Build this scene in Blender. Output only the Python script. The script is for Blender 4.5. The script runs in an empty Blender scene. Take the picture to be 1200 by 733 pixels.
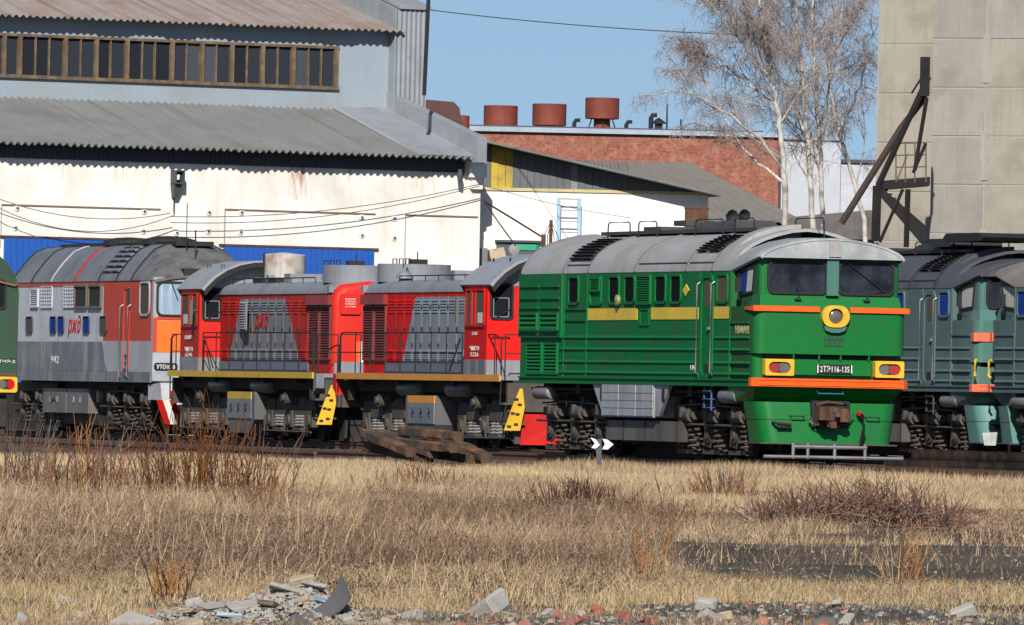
import bpy, math, random
import numpy as np
from mathutils import Vector, Matrix
random.seed(7); rng = np.random.default_rng(7)
S = bpy.context.scene; COL = S.collection
# ------------------------------------------------------------------ camera, sky, sun, exposure
F = 13400.0; CAMH = 1.25; ROLL = 0.02; PITCH = (462 - 366.5) / F
cw = Vector((0, math.cos(PITCH), math.sin(PITCH))); r0 = Vector((1, 0, 0)); u0 = r0.cross(cw)
cr = math.cos(ROLL) * r0 + math.sin(ROLL) * u0; cu = -math.sin(ROLL) * r0 + math.cos(ROLL) * u0
CAMP = Vector((0, 0, CAMH))
cam = bpy.data.cameras.new('camera'); cam_o = bpy.data.objects.new('camera', cam); COL.objects.link(cam_o)
m3 = Matrix((cr, cu, -cw)).transposed().to_4x4(); m3.translation = CAMP; cam_o.matrix_world = m3
cam.sensor_width = 36; cam.lens = F / 1200 * 36; cam.clip_start = 1; cam.clip_end = 9000
S.camera = cam_o
SUN_EL = math.radians(33); SUN_A = math.radians(4)           # sun behind the camera, slightly left
sdir = Vector((-math.sin(SUN_A) * math.cos(SUN_EL), -math.cos(SUN_A) * math.cos(SUN_EL), math.sin(SUN_EL)))
w = bpy.data.worlds.new('World'); S.world = w; w.use_nodes = True
nt = w.node_tree; bg = nt.nodes['Background']; sk = nt.nodes.new('ShaderNodeTexSky'); sk.sky_type = 'NISHITA'
sk.sun_disc = False; sk.sun_elevation = SUN_EL; sk.sun_rotation = math.atan2(sdir.x, sdir.y); sk.air_density = 1.0; sk.dust_density = 0.2; sk.ozone_density = 2.0
tcw = nt.nodes.new('ShaderNodeTexCoord'); vaw = nt.nodes.new('ShaderNodeVectorMath'); vaw.inputs[1].default_value = (0, 0, .15)   # clear upper-sky blue down to the roofs
nt.links.new(tcw.outputs['Generated'], vaw.inputs[0]); nt.links.new(vaw.outputs[0], sk.inputs[0])
nt.links.new(sk.outputs[0], bg.inputs[0]); bg.inputs[1].default_value = 0.075
sl = bpy.data.lights.new('sun', 'SUN'); sl.energy = 4.9; sl.angle = math.radians(0.5); sl.color = (1, .95, .87)
so = bpy.data.objects.new('sun', sl); COL.objects.link(so); so.rotation_euler = sdir.to_track_quat('Z', 'Y').to_euler(); so.location = (0, 0, 60)
S.view_settings.view_transform = 'Standard'; S.view_settings.look = 'None'; S.view_settings.gamma = 1; S.view_settings.exposure = 0.32

# ------------------------------------------------------------------ pixel to world helpers (1200 x 733 photograph)
def ray(x, y): return cw + cr * ((x - 600) / F) + cu * ((366.5 - y) / F)
def atY(x, y, Y): d = ray(x, y); return CAMP + d * (Y / d.y)
def atZ(x, y, Z): d = ray(x, y); return CAMP + d * ((Z - CAMH) / d.z)

# ------------------------------------------------------------------ mesh builder
class MB:
    def __init__(s): s.v = []; s.f = []; s.m = []; s.mi = 0
    def add(s, vs, fs):
        n = len(s.v); s.v += [tuple(p) for p in vs]; s.f += [tuple(i + n for i in f) for f in fs]; s.m += [s.mi] * len(fs); return s
    def hexa(s, p): return s.add(p, [(3, 2, 1, 0), (4, 5, 6, 7), (0, 1, 5, 4), (1, 2, 6, 5), (2, 3, 7, 6), (3, 0, 4, 7)])
    def box(s, x0, x1, y0, y1, z0, z1):
        return s.hexa([(x0, y0, z0), (x1, y0, z0), (x1, y1, z0), (x0, y1, z0), (x0, y0, z1), (x1, y0, z1), (x1, y1, z1), (x0, y1, z1)])
    def prism(s, poly, ax, a, b):
        n = len(poly)
        g = {'x': lambda p, t: (t, p[0], p[1]), 'y': lambda p, t: (p[0], t, p[1]), 'z': lambda p, t: (p[0], p[1], t)}[ax]
        vs = [g(p, a) for p in poly] + [g(p, b) for p in poly]
        return s.add(vs, [tuple(range(n))[::-1], tuple(range(n, 2 * n))] + [(i, (i + 1) % n, n + (i + 1) % n, n + i) for i in range(n)])
    def loft(s, rings, closed=True, caps=True):
        n = len(rings[0]); vs = [p for r in rings for p in r]; fs = []
        for k in range(len(rings) - 1):
            for i in range(n if closed else n - 1):
                j = (i + 1) % n; fs.append((k * n + i, k * n + j, (k + 1) * n + j, (k + 1) * n + i))
        if caps and closed: fs += [tuple(range(n))[::-1], tuple(range((len(rings) - 1) * n, len(rings) * n))]
        return s.add(vs, fs)
    def tube(s, pts, r, n=6, r1=None, caps=True):
        pts = [Vector(p) for p in pts]; L = len(pts); rings = []
        up = None
        for k, p in enumerate(pts):
            d = (pts[min(k + 1, L - 1)] - pts[max(k - 1, 0)])
            if d.length < 1e-9: d = Vector((0, 0, 1))
            d.normalize()
            if up is None: up = Vector((0, 0, 1)) if abs(d.z) < .9 else Vector((1, 0, 0))
            a = d.cross(up)
            if a.length < 1e-4: a = d.cross(Vector((0, 1, 0)))
            a.normalize(); b = d.cross(a)
            rr = r if r1 is None else r + (r1 - r) * k / max(1, L - 1)
            rings.append([p + rr * (math.cos(2 * math.pi * i / n) * a + math.sin(2 * math.pi * i / n) * b) for i in range(n)])
        return s.loft(rings, True, caps)
    def cyl(s, p0, p1, r, n=16, r1=None): return s.tube([p0, p1], r, n, r1)
    def lathe(s, prof, c, ax='z', n=20):   # prof: (radius, t)
        g = {'z': lambda r, t, a: (c[0] + r * math.cos(a), c[1] + r * math.sin(a), c[2] + t), 'x': lambda r, t, a: (c[0] + t, c[1] + r * math.cos(a), c[2] + r * math.sin(a)),
             'y': lambda r, t, a: (c[0] + r * math.cos(a), c[1] + t, c[2] + r * math.sin(a))}[ax]
        return s.loft([[g(max(r, 1e-3), t, 2 * math.pi * i / n) for i in range(n)] for r, t in prof])
    def mesh(s, name, mats, smooth=False):
        me = bpy.data.meshes.new(name); me.from_pydata(s.v, [], s.f)
        for m in (mats if isinstance(mats, (list, tuple)) else [mats]): me.materials.append(m)
        if any(s.m): me.polygons.foreach_set('material_index', s.m)
        import bmesh
        bm = bmesh.new(); bm.from_mesh(me); bmesh.ops.recalc_face_normals(bm, faces=bm.faces); bm.to_mesh(me); bm.free()
        if smooth:
            me.shade_smooth()
            try: me.set_sharp_from_angle(angle=math.radians(38))
            except Exception: pass
        me.update(); return me
    def build(s, name, mat, parent=None, smooth=False, **kw):
        o = bpy.data.objects.new(name, s.mesh(name, mat, smooth)); COL.objects.link(o)
        if parent: o.parent = parent
        return tag(o, **kw)
def tag(o, label=None, cat=None, group=None, kind=None):
    if label: o['label'] = label
    if cat: o['category'] = cat
    if group: o['group'] = group
    if kind: o['kind'] = kind
    return o
def empty(name, loc=(0, 0, 0), rz=0, **kw):
    o = bpy.data.objects.new(name, None); COL.objects.link(o); o.location = loc; o.rotation_euler = (0, 0, rz); o.empty_display_size = .2
    return tag(o, **kw)
def inst(me, name, parent, loc=(0, 0, 0), rot=(0, 0, 0), sc=(1, 1, 1), **kw):
    o = bpy.data.objects.new(name, me); COL.objects.link(o); o.location = loc; o.rotation_euler = rot; o.scale = sc
    if parent: o.parent = parent
    return tag(o, **kw)
def rrect(x0, x1, z0, z1, r, n=4):
    out = []
    for cx, cz, a0 in ((x1 - r, z1 - r, 0), (x0 + r, z1 - r, 90), (x0 + r, z0 + r, 180), (x1 - r, z0 + r, 270)):
        for k in range(n + 1):
            a = math.radians(a0 + 90 * k / n); out.append((cx + r * math.cos(a), cz + r * math.sin(a)))
    return out
def ring(mb, outer, inner, ax, a, b):   # frame: band between two outlines with equal counts
    n = len(outer)
    g = {'x': lambda p, t: (t, p[0], p[1]), 'y': lambda p, t: (p[0], t, p[1]), 'z': lambda p, t: (p[0], p[1], t)}[ax]
    vs = [g(p, a) for p in outer] + [g(p, a) for p in inner] + [g(p, b) for p in outer] + [g(p, b) for p in inner]
    fs = []
    for i in range(n):
        j = (i + 1) % n
        fs += [(i, j, n + j, n + i), (2 * n + i, 2 * n + j, 3 * n + j, 3 * n + i), (i, j, 2 * n + j, 2 * n + i), (n + i, n + j, 3 * n + j, 3 * n + i)]
    return mb.add(vs, fs)
def text_mesh(txt, h, depth=.004, w=None, bold=0, shear=0):
    cu_ = bpy.data.curves.new('t', 'FONT'); cu_.body = txt; cu_.size = 1; cu_.align_x = 'CENTER'; cu_.extrude = depth; cu_.resolution_u = 2; cu_.offset = bold; cu_.shear = shear
    o = bpy.data.objects.new('t', cu_); me = bpy.data.meshes.new_from_object(o); bpy.data.objects.remove(o)
    n = len(me.vertices); a = np.empty(n * 3); me.vertices.foreach_get('co', a); a = a.reshape(-1, 3)
    mn, mx = a.min(0), a.max(0); sc = h / (mx[1] - mn[1]); a[:, 1] = (a[:, 1] - (mn[1] + mx[1]) / 2) * sc
    a[:, 0] = (a[:, 0] - (mn[0] + mx[0]) / 2) * ((w / (mx[0] - mn[0])) if w else sc); me.vertices.foreach_set('co', a.ravel()); me.update(); return me
def side_text(txt, h, x, z, y, sd, mat, parent, w=None, name='lettering', bold=0, rz=0):
    me = text_mesh(txt, h, .003, w, bold, .25 if name == 'railway_logo' else 0); me.materials.append(mat)
    return inst(me, name, parent, (x, y, z), (math.pi / 2, rz, math.pi if sd > 0 else 0))
def front_text(txt, h, x, y, z, mat, parent, w=None, name='lettering', bold=0):
    me = text_mesh(txt, h, .003, w, bold); me.materials.append(mat)
    return inst(me, name, parent, (x, y, z), (math.pi / 2, 0, math.pi / 2))

# ------------------------------------------------------------------ materials
def lin(c):
    if isinstance(c, str):
        c = [int(c[i:i + 2], 16) / 255 for i in (0, 2, 4)]
        return tuple(((v + .055) / 1.055) ** 2.4 if v > .04 else v / 12.92 for v in c)
    return c
_M = {}
def mat(name, col, rough=.55, dirt=None, amt=.35, scale=1.2, streak=.4, var=.12, bump=.0, bscale=30, metal=0, spec=.4, rust=None, rust_amt=0, rscale=1.0, coords='Object', sv=(7, 7, .45)):
    if name in _M: return _M[name]
    m = bpy.data.materials.new(name); m.use_nodes = True; t = m.node_tree; N = t.nodes; L = t.links; b = N['Principled BSDF']
    col = lin(col); dirt = lin(dirt) if dirt else tuple(v * .45 + .02 for v in col)
    tc = N.new('ShaderNodeTexCoord')
    def noise(sc, vec=None, det=6, ro=.6):
        n = N.new('ShaderNodeTexNoise'); n.inputs['Scale'].default_value = sc; n.inputs['Detail'].default_value = det; n.inputs['Roughness'].default_value = ro
        L.new(vec or tc.outputs[coords], n.inputs['Vector']); return n.outputs['Fac']
    def ramp(v, a, c_):
        r = N.new('ShaderNodeMapRange'); r.inputs[1].default_value = a; r.inputs[2].default_value = c_; L.new(v, r.inputs[0]); return r.outputs[0]
    def mul(v, k):
        r = N.new('ShaderNodeMath'); r.operation = 'MULTIPLY'; L.new(v, r.inputs[0])
        if isinstance(k, (int, float)): r.inputs[1].default_value = k
        else: L.new(k, r.inputs[1])
        return r.outputs[0]
    def mix(f, a, c_):
        r = N.new('ShaderNodeMix'); r.data_type = 'RGBA'; L.new(f, r.inputs[0])
        for s_, v in ((6, a), (7, c_)):
            if hasattr(v, 'is_linked'): L.new(v, r.inputs[s_])
            else: r.inputs[s_].default_value = (*v, 1)
        return r.outputs[2]
    c = mix(noise(scale * 2.5), tuple(v * (1 - var) for v in col), tuple(min(1, v * (1 + var)) for v in col))
    c = mix(mul(ramp(noise(scale), .45, .72), amt), c, dirt)
    if streak:
        mp = N.new('ShaderNodeMapping'); mp.inputs['Scale'].default_value = sv; L.new(tc.outputs[coords], mp.inputs[0])
        c = mix(mul(ramp(noise(1.0, mp.outputs[0], 4), .5, .8), streak), c, dirt)
    if rust:
        c = mix(mul(ramp(noise(rscale, None, 8, .7), .60 - .2 * rust_amt, .66 - .2 * rust_amt), 1.0), c, lin(rust))
    L.new(c, b.inputs['Base Color']); b.inputs['Metallic'].default_value = metal; b.inputs['Specular IOR Level'].default_value = spec
    rr = N.new('ShaderNodeMapRange'); rr.inputs[3].default_value = max(0, rough - .12); rr.inputs[4].default_value = min(1, rough + .15); L.new(noise(scale * 4), rr.inputs[0]); L.new(rr.outputs[0], b.inputs['Roughness'])
    if bump:
        bp = N.new('ShaderNodeBump'); bp.inputs['Strength'].default_value = bump; bp.inputs['Distance'].default_value = .02; L.new(noise(bscale, None, 5), bp.inputs['Height']); L.new(bp.outputs[0], b.inputs['Normal'])
    _M[name] = m; return m
def glass(name, col, rough=.08):
    if name in _M: return _M[name]
    m = bpy.data.materials.new(name); m.use_nodes = True; b = m.node_tree.nodes['Principled BSDF']
    b.inputs['Base Color'].default_value = (*lin(col), 1); b.inputs['Roughness'].default_value = rough; b.inputs['Specular IOR Level'].default_value = 0
    _M[name] = m; return m
GL = glass('dark_glass', (.012, .014, .018)); GLB = glass('blue_film_glass', (.018, .05, .24), .15); GLW = glass('pale_blind_glass', (.42, .42, .40), .25); GLC = glass('sky_glass', (.16, .26, .36), .15); GLN = glass('brown_glass', (.10, .085, .07), .2)
CGL = mat('cab_glass', (.010, .012, .016), .08, dirt=(.06, .07, .10), amt=.75, scale=1.1, streak=0, spec=.12, var=.4)  # bluish patches put reflections and dust into the pane colour
RUB = mat('black_rubber', (.012, .012, .012), .6, amt=.2, streak=0)
BLK = mat('sooty_black', (.012, .012, .013), .75, dirt=(.035, .03, .026), amt=.5)
GEAR = mat('oily_running_gear', (.058, .050, .042), .75, dirt=(.11, .085, .062), amt=.7, scale=3, streak=.3, bump=.3)
GEARD = mat('dark_running_gear', (.020, .018, .016), .8, dirt=(.055, .045, .034), amt=.6, scale=3, streak=.2, bump=.3)
STEEL = mat('worn_steel', (.28, .28, .29), .4, dirt=(.12, .09, .07), amt=.5, metal=.6)
RUST = mat('rusty_steel', (.11, .050, .028), .85, dirt=(.03, .022, .018), amt=.8, scale=4, bump=.3)
ORANGE = mat('orange_paint', (.78, .105, .014), .5, dirt=(.40, .07, .02), amt=.5, scale=2, streak=.25, spec=.12)
YELLOW = mat('yellow_paint', (.68, .40, .02), .5, dirt=(.25, .15, .03), amt=.45)
DYEL = mat('ochre_paint', (.72, .50, .04), .55, dirt=(.42, .28, .06), amt=.5)
WHT = mat('white_paint', (.75, .75, .73), .6, amt=.2)
REDP = mat('signal_red', (.46, .008, .007), .55, dirt=(.2, .01, .01), amt=.35, spec=.15)
REDL = mat('red_lens', (.30, .03, .03), .15, amt=.2, streak=0)
LENS = mat('clear_lens', (.16, .15, .15), .12, amt=.3, streak=0, metal=.3)
# ------------------------------------------------------------------ shared train parts
TH = math.radians(15.3); TT = math.tan(TH)
YAW = -(math.pi / 2 - TH)                 # local +x points towards the camera and to the right
def on_track(c, Y): return Vector((c - Y * TT, Y, 0))
def spring_mesh(mt, r=.14, h=.5, turns=5):
    m = MB(); pts = []
    for i in range(turns * 10 + 1):
        a = i / 10 * 2 * math.pi; pts.append((r * math.cos(a), r * math.sin(a), h * i / (turns * 10)))
    m.tube(pts, .028, 5); return m.mesh('spring', mt, True)
def wheel_mesh(mt, r=.525):
    m = MB(); m.lathe([(.1, -.12), (.18, -.12), (.18, -.06), (r - .12, -.03), (r - .08, -.065), (r, -.065), (r, .05), (r + .03, .07), (r + .03, .09), (r - .08, .09), (.2, .06), (.1, .06)], (0, 0, 0), 'y', 28)
    return m.mesh('wheel', mt, True)
SPR = spring_mesh(mat('spring_steel', (.09, .075, .06), .7, dirt=(.04, .03, .025), amt=.6, scale=4)); WHL = wheel_mesh(GEARD)
SPRC = spring_mesh(mat('pale_spring', (.22, .22, .21), .6, dirt=(.08, .07, .06), amt=.5, scale=4), .13, .28, 4)
def windowpart(R, x0, x1, z0, z1, y, sd, frame, pane, r=.09, fw=.05, name='window'):
    m = MB(); ring(m, rrect(x0 - fw, x1 + fw, z0 - fw, z1 + fw, r + fw * .6), rrect(x0, x1, z0, z1, r), 'y', y, y + sd * .035)
    w_ = m.build(name, frame, R); p = MB(); p.prism(rrect(x0 - .01, x1 + .01, z0 - .01, z1 + .01, r), 'y', y + sd * .002, y + sd * .012)
    p.build('pane', pane, w_); return w_
def louvre(R, x0, x1, z0, z1, y, sd, mt, n=9, name='louvre', back=None):
    m = MB(); ring(m, rrect(x0, x1, z0, z1, .02, 1), rrect(x0 + .05, x1 - .05, z0 + .04, z1 - .04, .01, 1), 'y', y, y + sd * .05)
    dz = (z1 - z0 - .08) / n
    for i in range(n):
        za = z0 + .04 + i * dz
        m.hexa([(x0 + .05, y + sd * .042, za), (x1 - .05, y + sd * .042, za), (x1 - .05, y + sd * .046, za + .012), (x0 + .05, y + sd * .046, za + .012), (x0 + .05, y + sd * .004, za + dz * .75), (x1 - .05, y + sd * .004, za + dz * .75), (x1 - .05, y + sd * .008, za + dz * .75 + .012), (x0 + .05, y + sd * .008, za + dz * .75 + .012)])
    l = m.build(name, mt, R); b = MB(); b.box(x0 + .04, x1 - .04, min(y + sd * .001, y + sd * .003), max(y + sd * .001, y + sd * .003), z0 + .03, z1 - .03); b.build('backing', back or BLK, l); return l
def bogie3(R, xc, axles=(-1.85, 0, 1.85), rust=0):
    """three-axle bogie: side frames, axle boxes, brake cylinders, springs and wheels"""
    m = MB()
    for s in (-1, 1):
        y0, y1 = sorted((s * 1.02, s * 1.16))
        m.box(xc - 2.75, xc + 2.75, y0, y1, .82, 1.0)
        for a in axles:
            x = xc + a
            m.prism([(x - .42, .86), (x - .30, .62), (x - .2, .5), (x + .2, .5), (x + .30, .62), (x + .42, .86)], 'y', y0 + .01, y1 - .01)
            m.box(x - .23, x + .23, y0 - .05, y1 + .05, .36, .70)
            m.cyl((x, s * 1.05, .525), (x, s * 1.26, .525), .17, 14); m.cyl((x, s * 1.26, .525), (x, s * 1.30, .525), .11, 10)
            m.box(x - .62, x + .62, y0 - .02, y1 + .03, .13, .22)
            for t in (-.43, .43): m.box(x + t - .09, x + t + .09, y0 - .04, y1 + .06, .69, .82)
        for a in axles:
            x = xc + a + .55
            m.cyl((x - .3, s * 1.26, .90), (x + .26, s * 1.26, .90), .15, 14); m.cyl((x + .26, s * 1.26, .90), (x + .42, s * 1.26, .90), .09, 10); m.cyl((x - .42, s * 1.26, .90), (x - .3, s * 1.26, .90), .11, 10)
            m.box(x - .2, x - .08, s * 1.26 - .17, s * 1.26 + .17, .86, 1.06)
            m.prism([(x - .65, .98), (x - .5, 1.22), (x - .33, 1.22), (x - .28, .98)], 'y', s * 1.0, s * 1.12)
            m.tube([(x - .9, s * 1.2, .32), (x - .55, s * 1.2, .28), (x - .35, s * 1.2, .55), (x - .3, s * 1.24, .8)], .035, 6)
            m.hexa([(x - .98, s * 1.13, .28), (x - .72, s * 1.13, .28), (x - .72, s * 1.22, .28), (x - .98, s * 1.22, .28), (x - .9, s * 1.13, .78), (x - .8, s * 1.13, .78), (x - .8, s * 1.22, .78), (x - .9, s * 1.22, .78)])
        m.tube([(xc - 2.7, s * 1.3, .72), (xc + 2.7, s * 1.3, .70)], .03, 6); m.tube([(xc - 2.5, s * 1.24, 1.08), (xc - .4, s * 1.3, 1.12), (xc + 2.5, s * 1.24, 1.06)], .022, 6)
    m.box(xc - 2.6, xc + 2.6, -.7, .7, .25, 1.2)
    b = m.build('bogie', GEAR, R, True)
    for a in axles:
        for s in (-1, 1):
            inst(WHL, 'wheel', b, (xc + a, s * .80, .525), (0, 0, 0 if s < 0 else math.pi))
            inst(SPR, 'spring', b, (xc + a + .62, s * 1.14, .2), (0, 0, 0), (1.45, 1.0, 1.05))
        q = MB(); q.cyl((xc + a, -.8, .525), (xc + a, .8, .525), .09, 10); q.build('axle', GEARD, b)
    return b
def sa3_coupler(R, x, z, mt, flip=1):
    m = MB(); f = flip
    def bx(x0, x1, y0, y1, z0, z1): m.box(min(x + f * x0, x + f * x1), max(x + f * x0, x + f * x1), y0, y1, z0, z1)
    bx(-.75, .1, -.12, .12, z - .13, z + .13)
    m.prism([(x, -.16), (x + f * .10, -.30), (x + f * .40, -.33), (x + f * .50, -.26), (x + f * .42, -.15), (x + f * .24, -.10), (x + f * .22, .05)], 'z', z - .12, z + .14)
    m.prism([(x, .18), (x, -.1), (x + f * .2, -.02), (x + f * .22, .08), (x + f * .34, .14), (x + f * .36, .24), (x + f * .18, .28)], 'z', z - .15, z + .11)
    m.hexa([(x + f * .04, .1, z - .10), (x + f * .2, .1, z - .1), (x + f * .16, .36, z - .06), (x + f * .04, .36, z - .06), (x + f * .04, .1, z + .12), (x + f * .2, .1, z + .12), (x + f * .16, .34, z + .08), (x + f * .04, .34, z + .08)])
    m.cyl((x + f * .26, -.12, z - .24), (x + f * .26, -.12, z + .14), .045, 8); bx(.12, .30, -.07, .05, z - .27, z - .15); bx(.02, .18, -.30, -.2, z - .22, z - .16)
    m.tube([(x + f * .1, -.3, z + .18), (x + f * .25, -.12, z + .24), (x + f * .2, .2, z + .2)], .025, 6); m.tube([(x + f * .05, -.42, z - .05), (x + f * .1, -.36, z - .2), (x + f * .2, -.1, z - .28), (x + f * .1, .3, z - .2), (x + f * .05, .46, z + .02)], .015, 5)
    g = np.random.default_rng(3); o = m.build('coupler', mt, R); q = MB()
    for k in range(9):
        cx, cy, cz = x + f * g.uniform(.05, .42), g.uniform(-.34, .30), z + g.uniform(-.17, .17); s_ = g.uniform(.02, .05); q.box(cx - s_, cx + s_, cy - s_, cy + s_, cz - s_, cz + s_)
    q.build('coupler_fittings', GEAR, o); return o
ROOFP = [(1.56, 3.77), (1.535, 3.86), (1.47, 3.98), (1.35, 4.15), (1.17, 4.30), (.9, 4.43), (.64, 4.52), (.32, 4.60), (0, 4.63)]
def roof_ring(x, prof=ROOFP, th=.0): return [(x, y, z) for y, z in prof] + [(x, -y, z) for y, z in prof[-2::-1]]
def roofpanel(R, x0, x1, mt, prof=ROOFP, name='roof_panel'):
    a = roof_ring(x0, prof); b = roof_ring(x1, prof); lo = [(x, y * .97, z - .06) for x, y, z in reversed(a)]; lo1 = [(x, y * .97, z - .06) for x, y, z in reversed(b)]
    m = MB(); m.loft([a + lo, b + lo1]); return m.build(name, mt, R, True)
def roofstrip(R, x, mt, prof=ROOFP, wd=.07, h=.02, name='roof_strip'):
    p2 = [(y + h * (1 if y > .5 else .3), z + h) for y, z in prof]; m = MB()
    a = roof_ring(x - wd / 2, p2); b = roof_ring(x + wd / 2, p2); a0 = [(q[0], q[1] * .98, q[2] - .035) for q in reversed(roof_ring(x - wd / 2, prof))]; b0 = [(q[0], q[1] * .98, q[2] - .035) for q in reversed(roof_ring(x + wd / 2, prof))]
    m.loft([a + a0, b + b0]); return m.build(name, mt, R, True)
def roof_grille(R, x0, x1, k0, k1, mt, sd, n=7, prof=ROOFP, back=None):
    """slatted intake lying on the curved roof between profile stations k0..k1"""
    m = MB(); pts = [(sd * prof[0][0], prof[0][1])]
    pr = [(sd * y, z) for y, z in prof]
    def at(t):
        i = min(int(t), len(pr) - 2); f = t - i; a, b = pr[i], pr[i + 1]; return (a[0] + (b[0] - a[0]) * f, a[1] + (b[1] - a[1]) * f)
    N_ = n
    for i in range(N_):
        t = k0 + (k1 - k0) * i / N_; t2 = k0 + (k1 - k0) * (i + .62) / N_; a = at(t); b = at(t2)
        o1, o2 = .055, .02
        m.hexa([(x0, a[0] + sd * o2, a[1] + o2), (x1, a[0] + sd * o2, a[1] + o2), (x1, a[0] + sd * o1, a[1] + o1), (x0, a[0] + sd * o1, a[1] + o1), (x0, b[0], b[1] + .012), (x1, b[0], b[1] + .012), (x1, b[0] + sd * .02, b[1] + .035), (x0, b[0] + sd * .02, b[1] + .035)])
    g = m.build('roof_grille', mt, R); q = MB(); a = at(k0); b = at(k1); c = at((k0 + k1) / 2)
    q.add([(x0, a[0], a[1] + .014), (x1, a[0], a[1] + .014), (x1, c[0] + sd * .004, c[1] + .016), (x0, c[0] + sd * .004, c[1] + .016), (x1, b[0], b[1] + .014), (x0, b[0], b[1] + .014)], [(0, 1, 2, 3), (3, 2, 4, 5)]); q.build('backing', back or BLK, g); return g
def rails_tube(R, pts_list, r, mt, name): 
    m = MB()
    for p in pts_list: m.tube(p, r, 6)
    return m.build(name, mt, R)

def te_loco(name, label, cat, group, loc, yaw, pal, sd, hero=False):
    """2-unit mainline diesel section; local x=0 is the cab face, body runs back to x=-17.3; sd = side shown"""
    R = empty(name, loc, yaw, label=label, cat=cat, group=group); W = 1.55; y = sd * W
    bd, sill, face, roof, dk = pal['body'], pal['sill'], pal['face'], pal['roof'], pal['roofdark']
    MB().box(-17.3, -1.66, -W, W, 1.63, 3.775).build('body', bd, R)
    m = MB(); m.box(-17.3, -.16, -W - .02, W + .02, 1.49, 1.632); m.box(-17.3, -.16, -W - .045, W + .045, 1.60, 1.634); m.build('frame_sill', sill, R)
    # --- cab
    def plan(x1, hw, r, x0=-1.66):
        p = [(x0, -hw), ]; 
        for k in range(7): a = -math.pi / 2 + k / 6 * math.pi / 2; p.append((x1 - r + r * math.cos(a), -hw + r + r * math.sin(a)))
        for k in range(7): a = k / 6 * math.pi / 2; p.append((x1 - r + r * math.cos(a), hw - r + r * math.sin(a)))
        return p + [(x0, hw)]
    m = MB(); m.prism(plan(0, W, .2), 'z', 2.145, 3.06); m.prism(plan(-.15, W - .02, .16), 'z', 1.636, 2.145); m.prism(plan(-.14, 1.43, .10), 'z', 3.06, 4.02)
    m.hexa([(-.5, -W + .03, 3.06), (-.02, -W + .1, 3.06), (-.02, W - .1, 3.06), (-.5, W - .03, 3.06), (-.5, -1.45, 3.29), (-.13, -1.42, 3.29), (-.13, 1.42, 3.29), (-.5, 1.45, 3.29)])
    cab = m.build('cab', [face, pal.get('cabside', bd)], R, True)
    for p_ in cab.data.polygons: p_.material_index = 1 if abs(p_.normal.y) > .8 else 0
    for yy in (-.74, -.22, .22, .8): MB().box(-.15, -.01, yy - .012, yy + .012, 2.03, 2.144).build('gusset', face, cab)
    MB().box(-.15, -.138, -1.36, 1.40, 2.055, 2.143).build('slot_shade', BLK, cab)  # black strip paints the shade into the slot under the panel
    MB().box(-.13, -.02, -.11 + .02, .15, 3.3, 4.02).build('centre_pillar', pal['pillar'], cab)
    if hero or True:
        for a, b in ((-1.235, -.10), (.20, 1.28)):
            wm = MB(); ring(wm, rrect(a - .045, b + .045, 3.315, 3.985, .15, 6), rrect(a, b, 3.36, 3.94, .12, 6), 'x', -.141, -.09); ws = wm.build('windscreen', RUB, cab)
            p = MB(); p.prism(rrect(a - .01, b + .01, 3.35, 3.95, .12), 'x', -.138, -.128); p.build('pane', CGL, ws)
            p = MB(); p.tube([(-.05, (a + b) / 2, 3.24), (-.085, (a + b) / 2 + .05, 3.36), (-.10, (a + b) / 2 + (.35 if a > 0 else -.02), 3.42 if a < 0 else 3.40)], .012, 5)
            if a > 0: p.tube([(-.09, b - .12, 3.36), (-.09, a + .18, 3.93)], .010, 5)
            p.box(-.10, -.02, (a + b) / 2 - .06, (a + b) / 2 + .06, 3.20, 3.235); p.build('wiper', BLK, ws)
    # cab side window with blind, in the recessed side of the cab
    ys = sd * 1.43; m = MB(); o_ = [(-1.52, 3.27), (-.55, 3.33), (-.42, 3.86), (-1.36, 3.80)]; i_ = [(-1.47, 3.32), (-.59, 3.37), (-.48, 3.81), (-1.32, 3.76)]
    ring(m, o_, i_, 'y', ys, ys + sd * .03); sw = m.build('side_window', RUB, cab); MB().prism([(-1.48, 3.31), (-1.02, 3.33), (-.92, 3.79), (-1.33, 3.77)], 'y', ys + sd * .002, ys + sd * .012).build('pane', pal.get('sidepane', GLB), sw)
    MB().prism([(-1.02, 3.335), (-.58, 3.36), (-.47, 3.82), (-.92, 3.79)], 'y', ys + sd * .003, ys + sd * .014).build('pane', GLW, sw)
    mm = MB(); mm.tube([(-1.05, ys, 3.15), (-1.02, ys + sd * .16, 3.2), (-1.0, ys + sd * .18, 3.7)], .012, 5); mm.box(-1.06, -.98, ys + sd * .18 - .05, ys + sd * .18 + .05, 3.35, 3.62); mm.build('mirror', BLK, cab)
    # --- orange bands, bumper, lamps
    def band(y0, y1, z0, z1, x1, mt, nm):
        mm = MB(); mm.hexa([(-.05, y0, z0), (x1, y0, z0 + .01), (x1, y1, z0 + .01), (-.05, y1, z0), (-.05, y0, z1), (x1 - .01, y0, z1 - .01), (x1 - .01, y1, z1 - .01), (-.05, y1, z1)]); return mm
    if pal.get('bandtop'):
        for a, b in ((-1.58, -.24), (.38, 1.58)): band(a, b, 2.965, 3.085, .05, ORANGE, '').build('orange_band', pal['band'], cab)
        for s in (-1, 1): MB().hexa([(-.75, s * 1.55, 3.0), (.05, s * 1.55, 2.97), (.04, s * 1.60, 2.975), (-.7, s * 1.57, 3.0), (-.75, s * 1.55, 3.05), (.05, s * 1.55, 3.08), (.04, s * 1.60, 3.075), (-.7, s * 1.57, 3.045)]).build('orange_band', pal['band'], cab)
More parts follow.
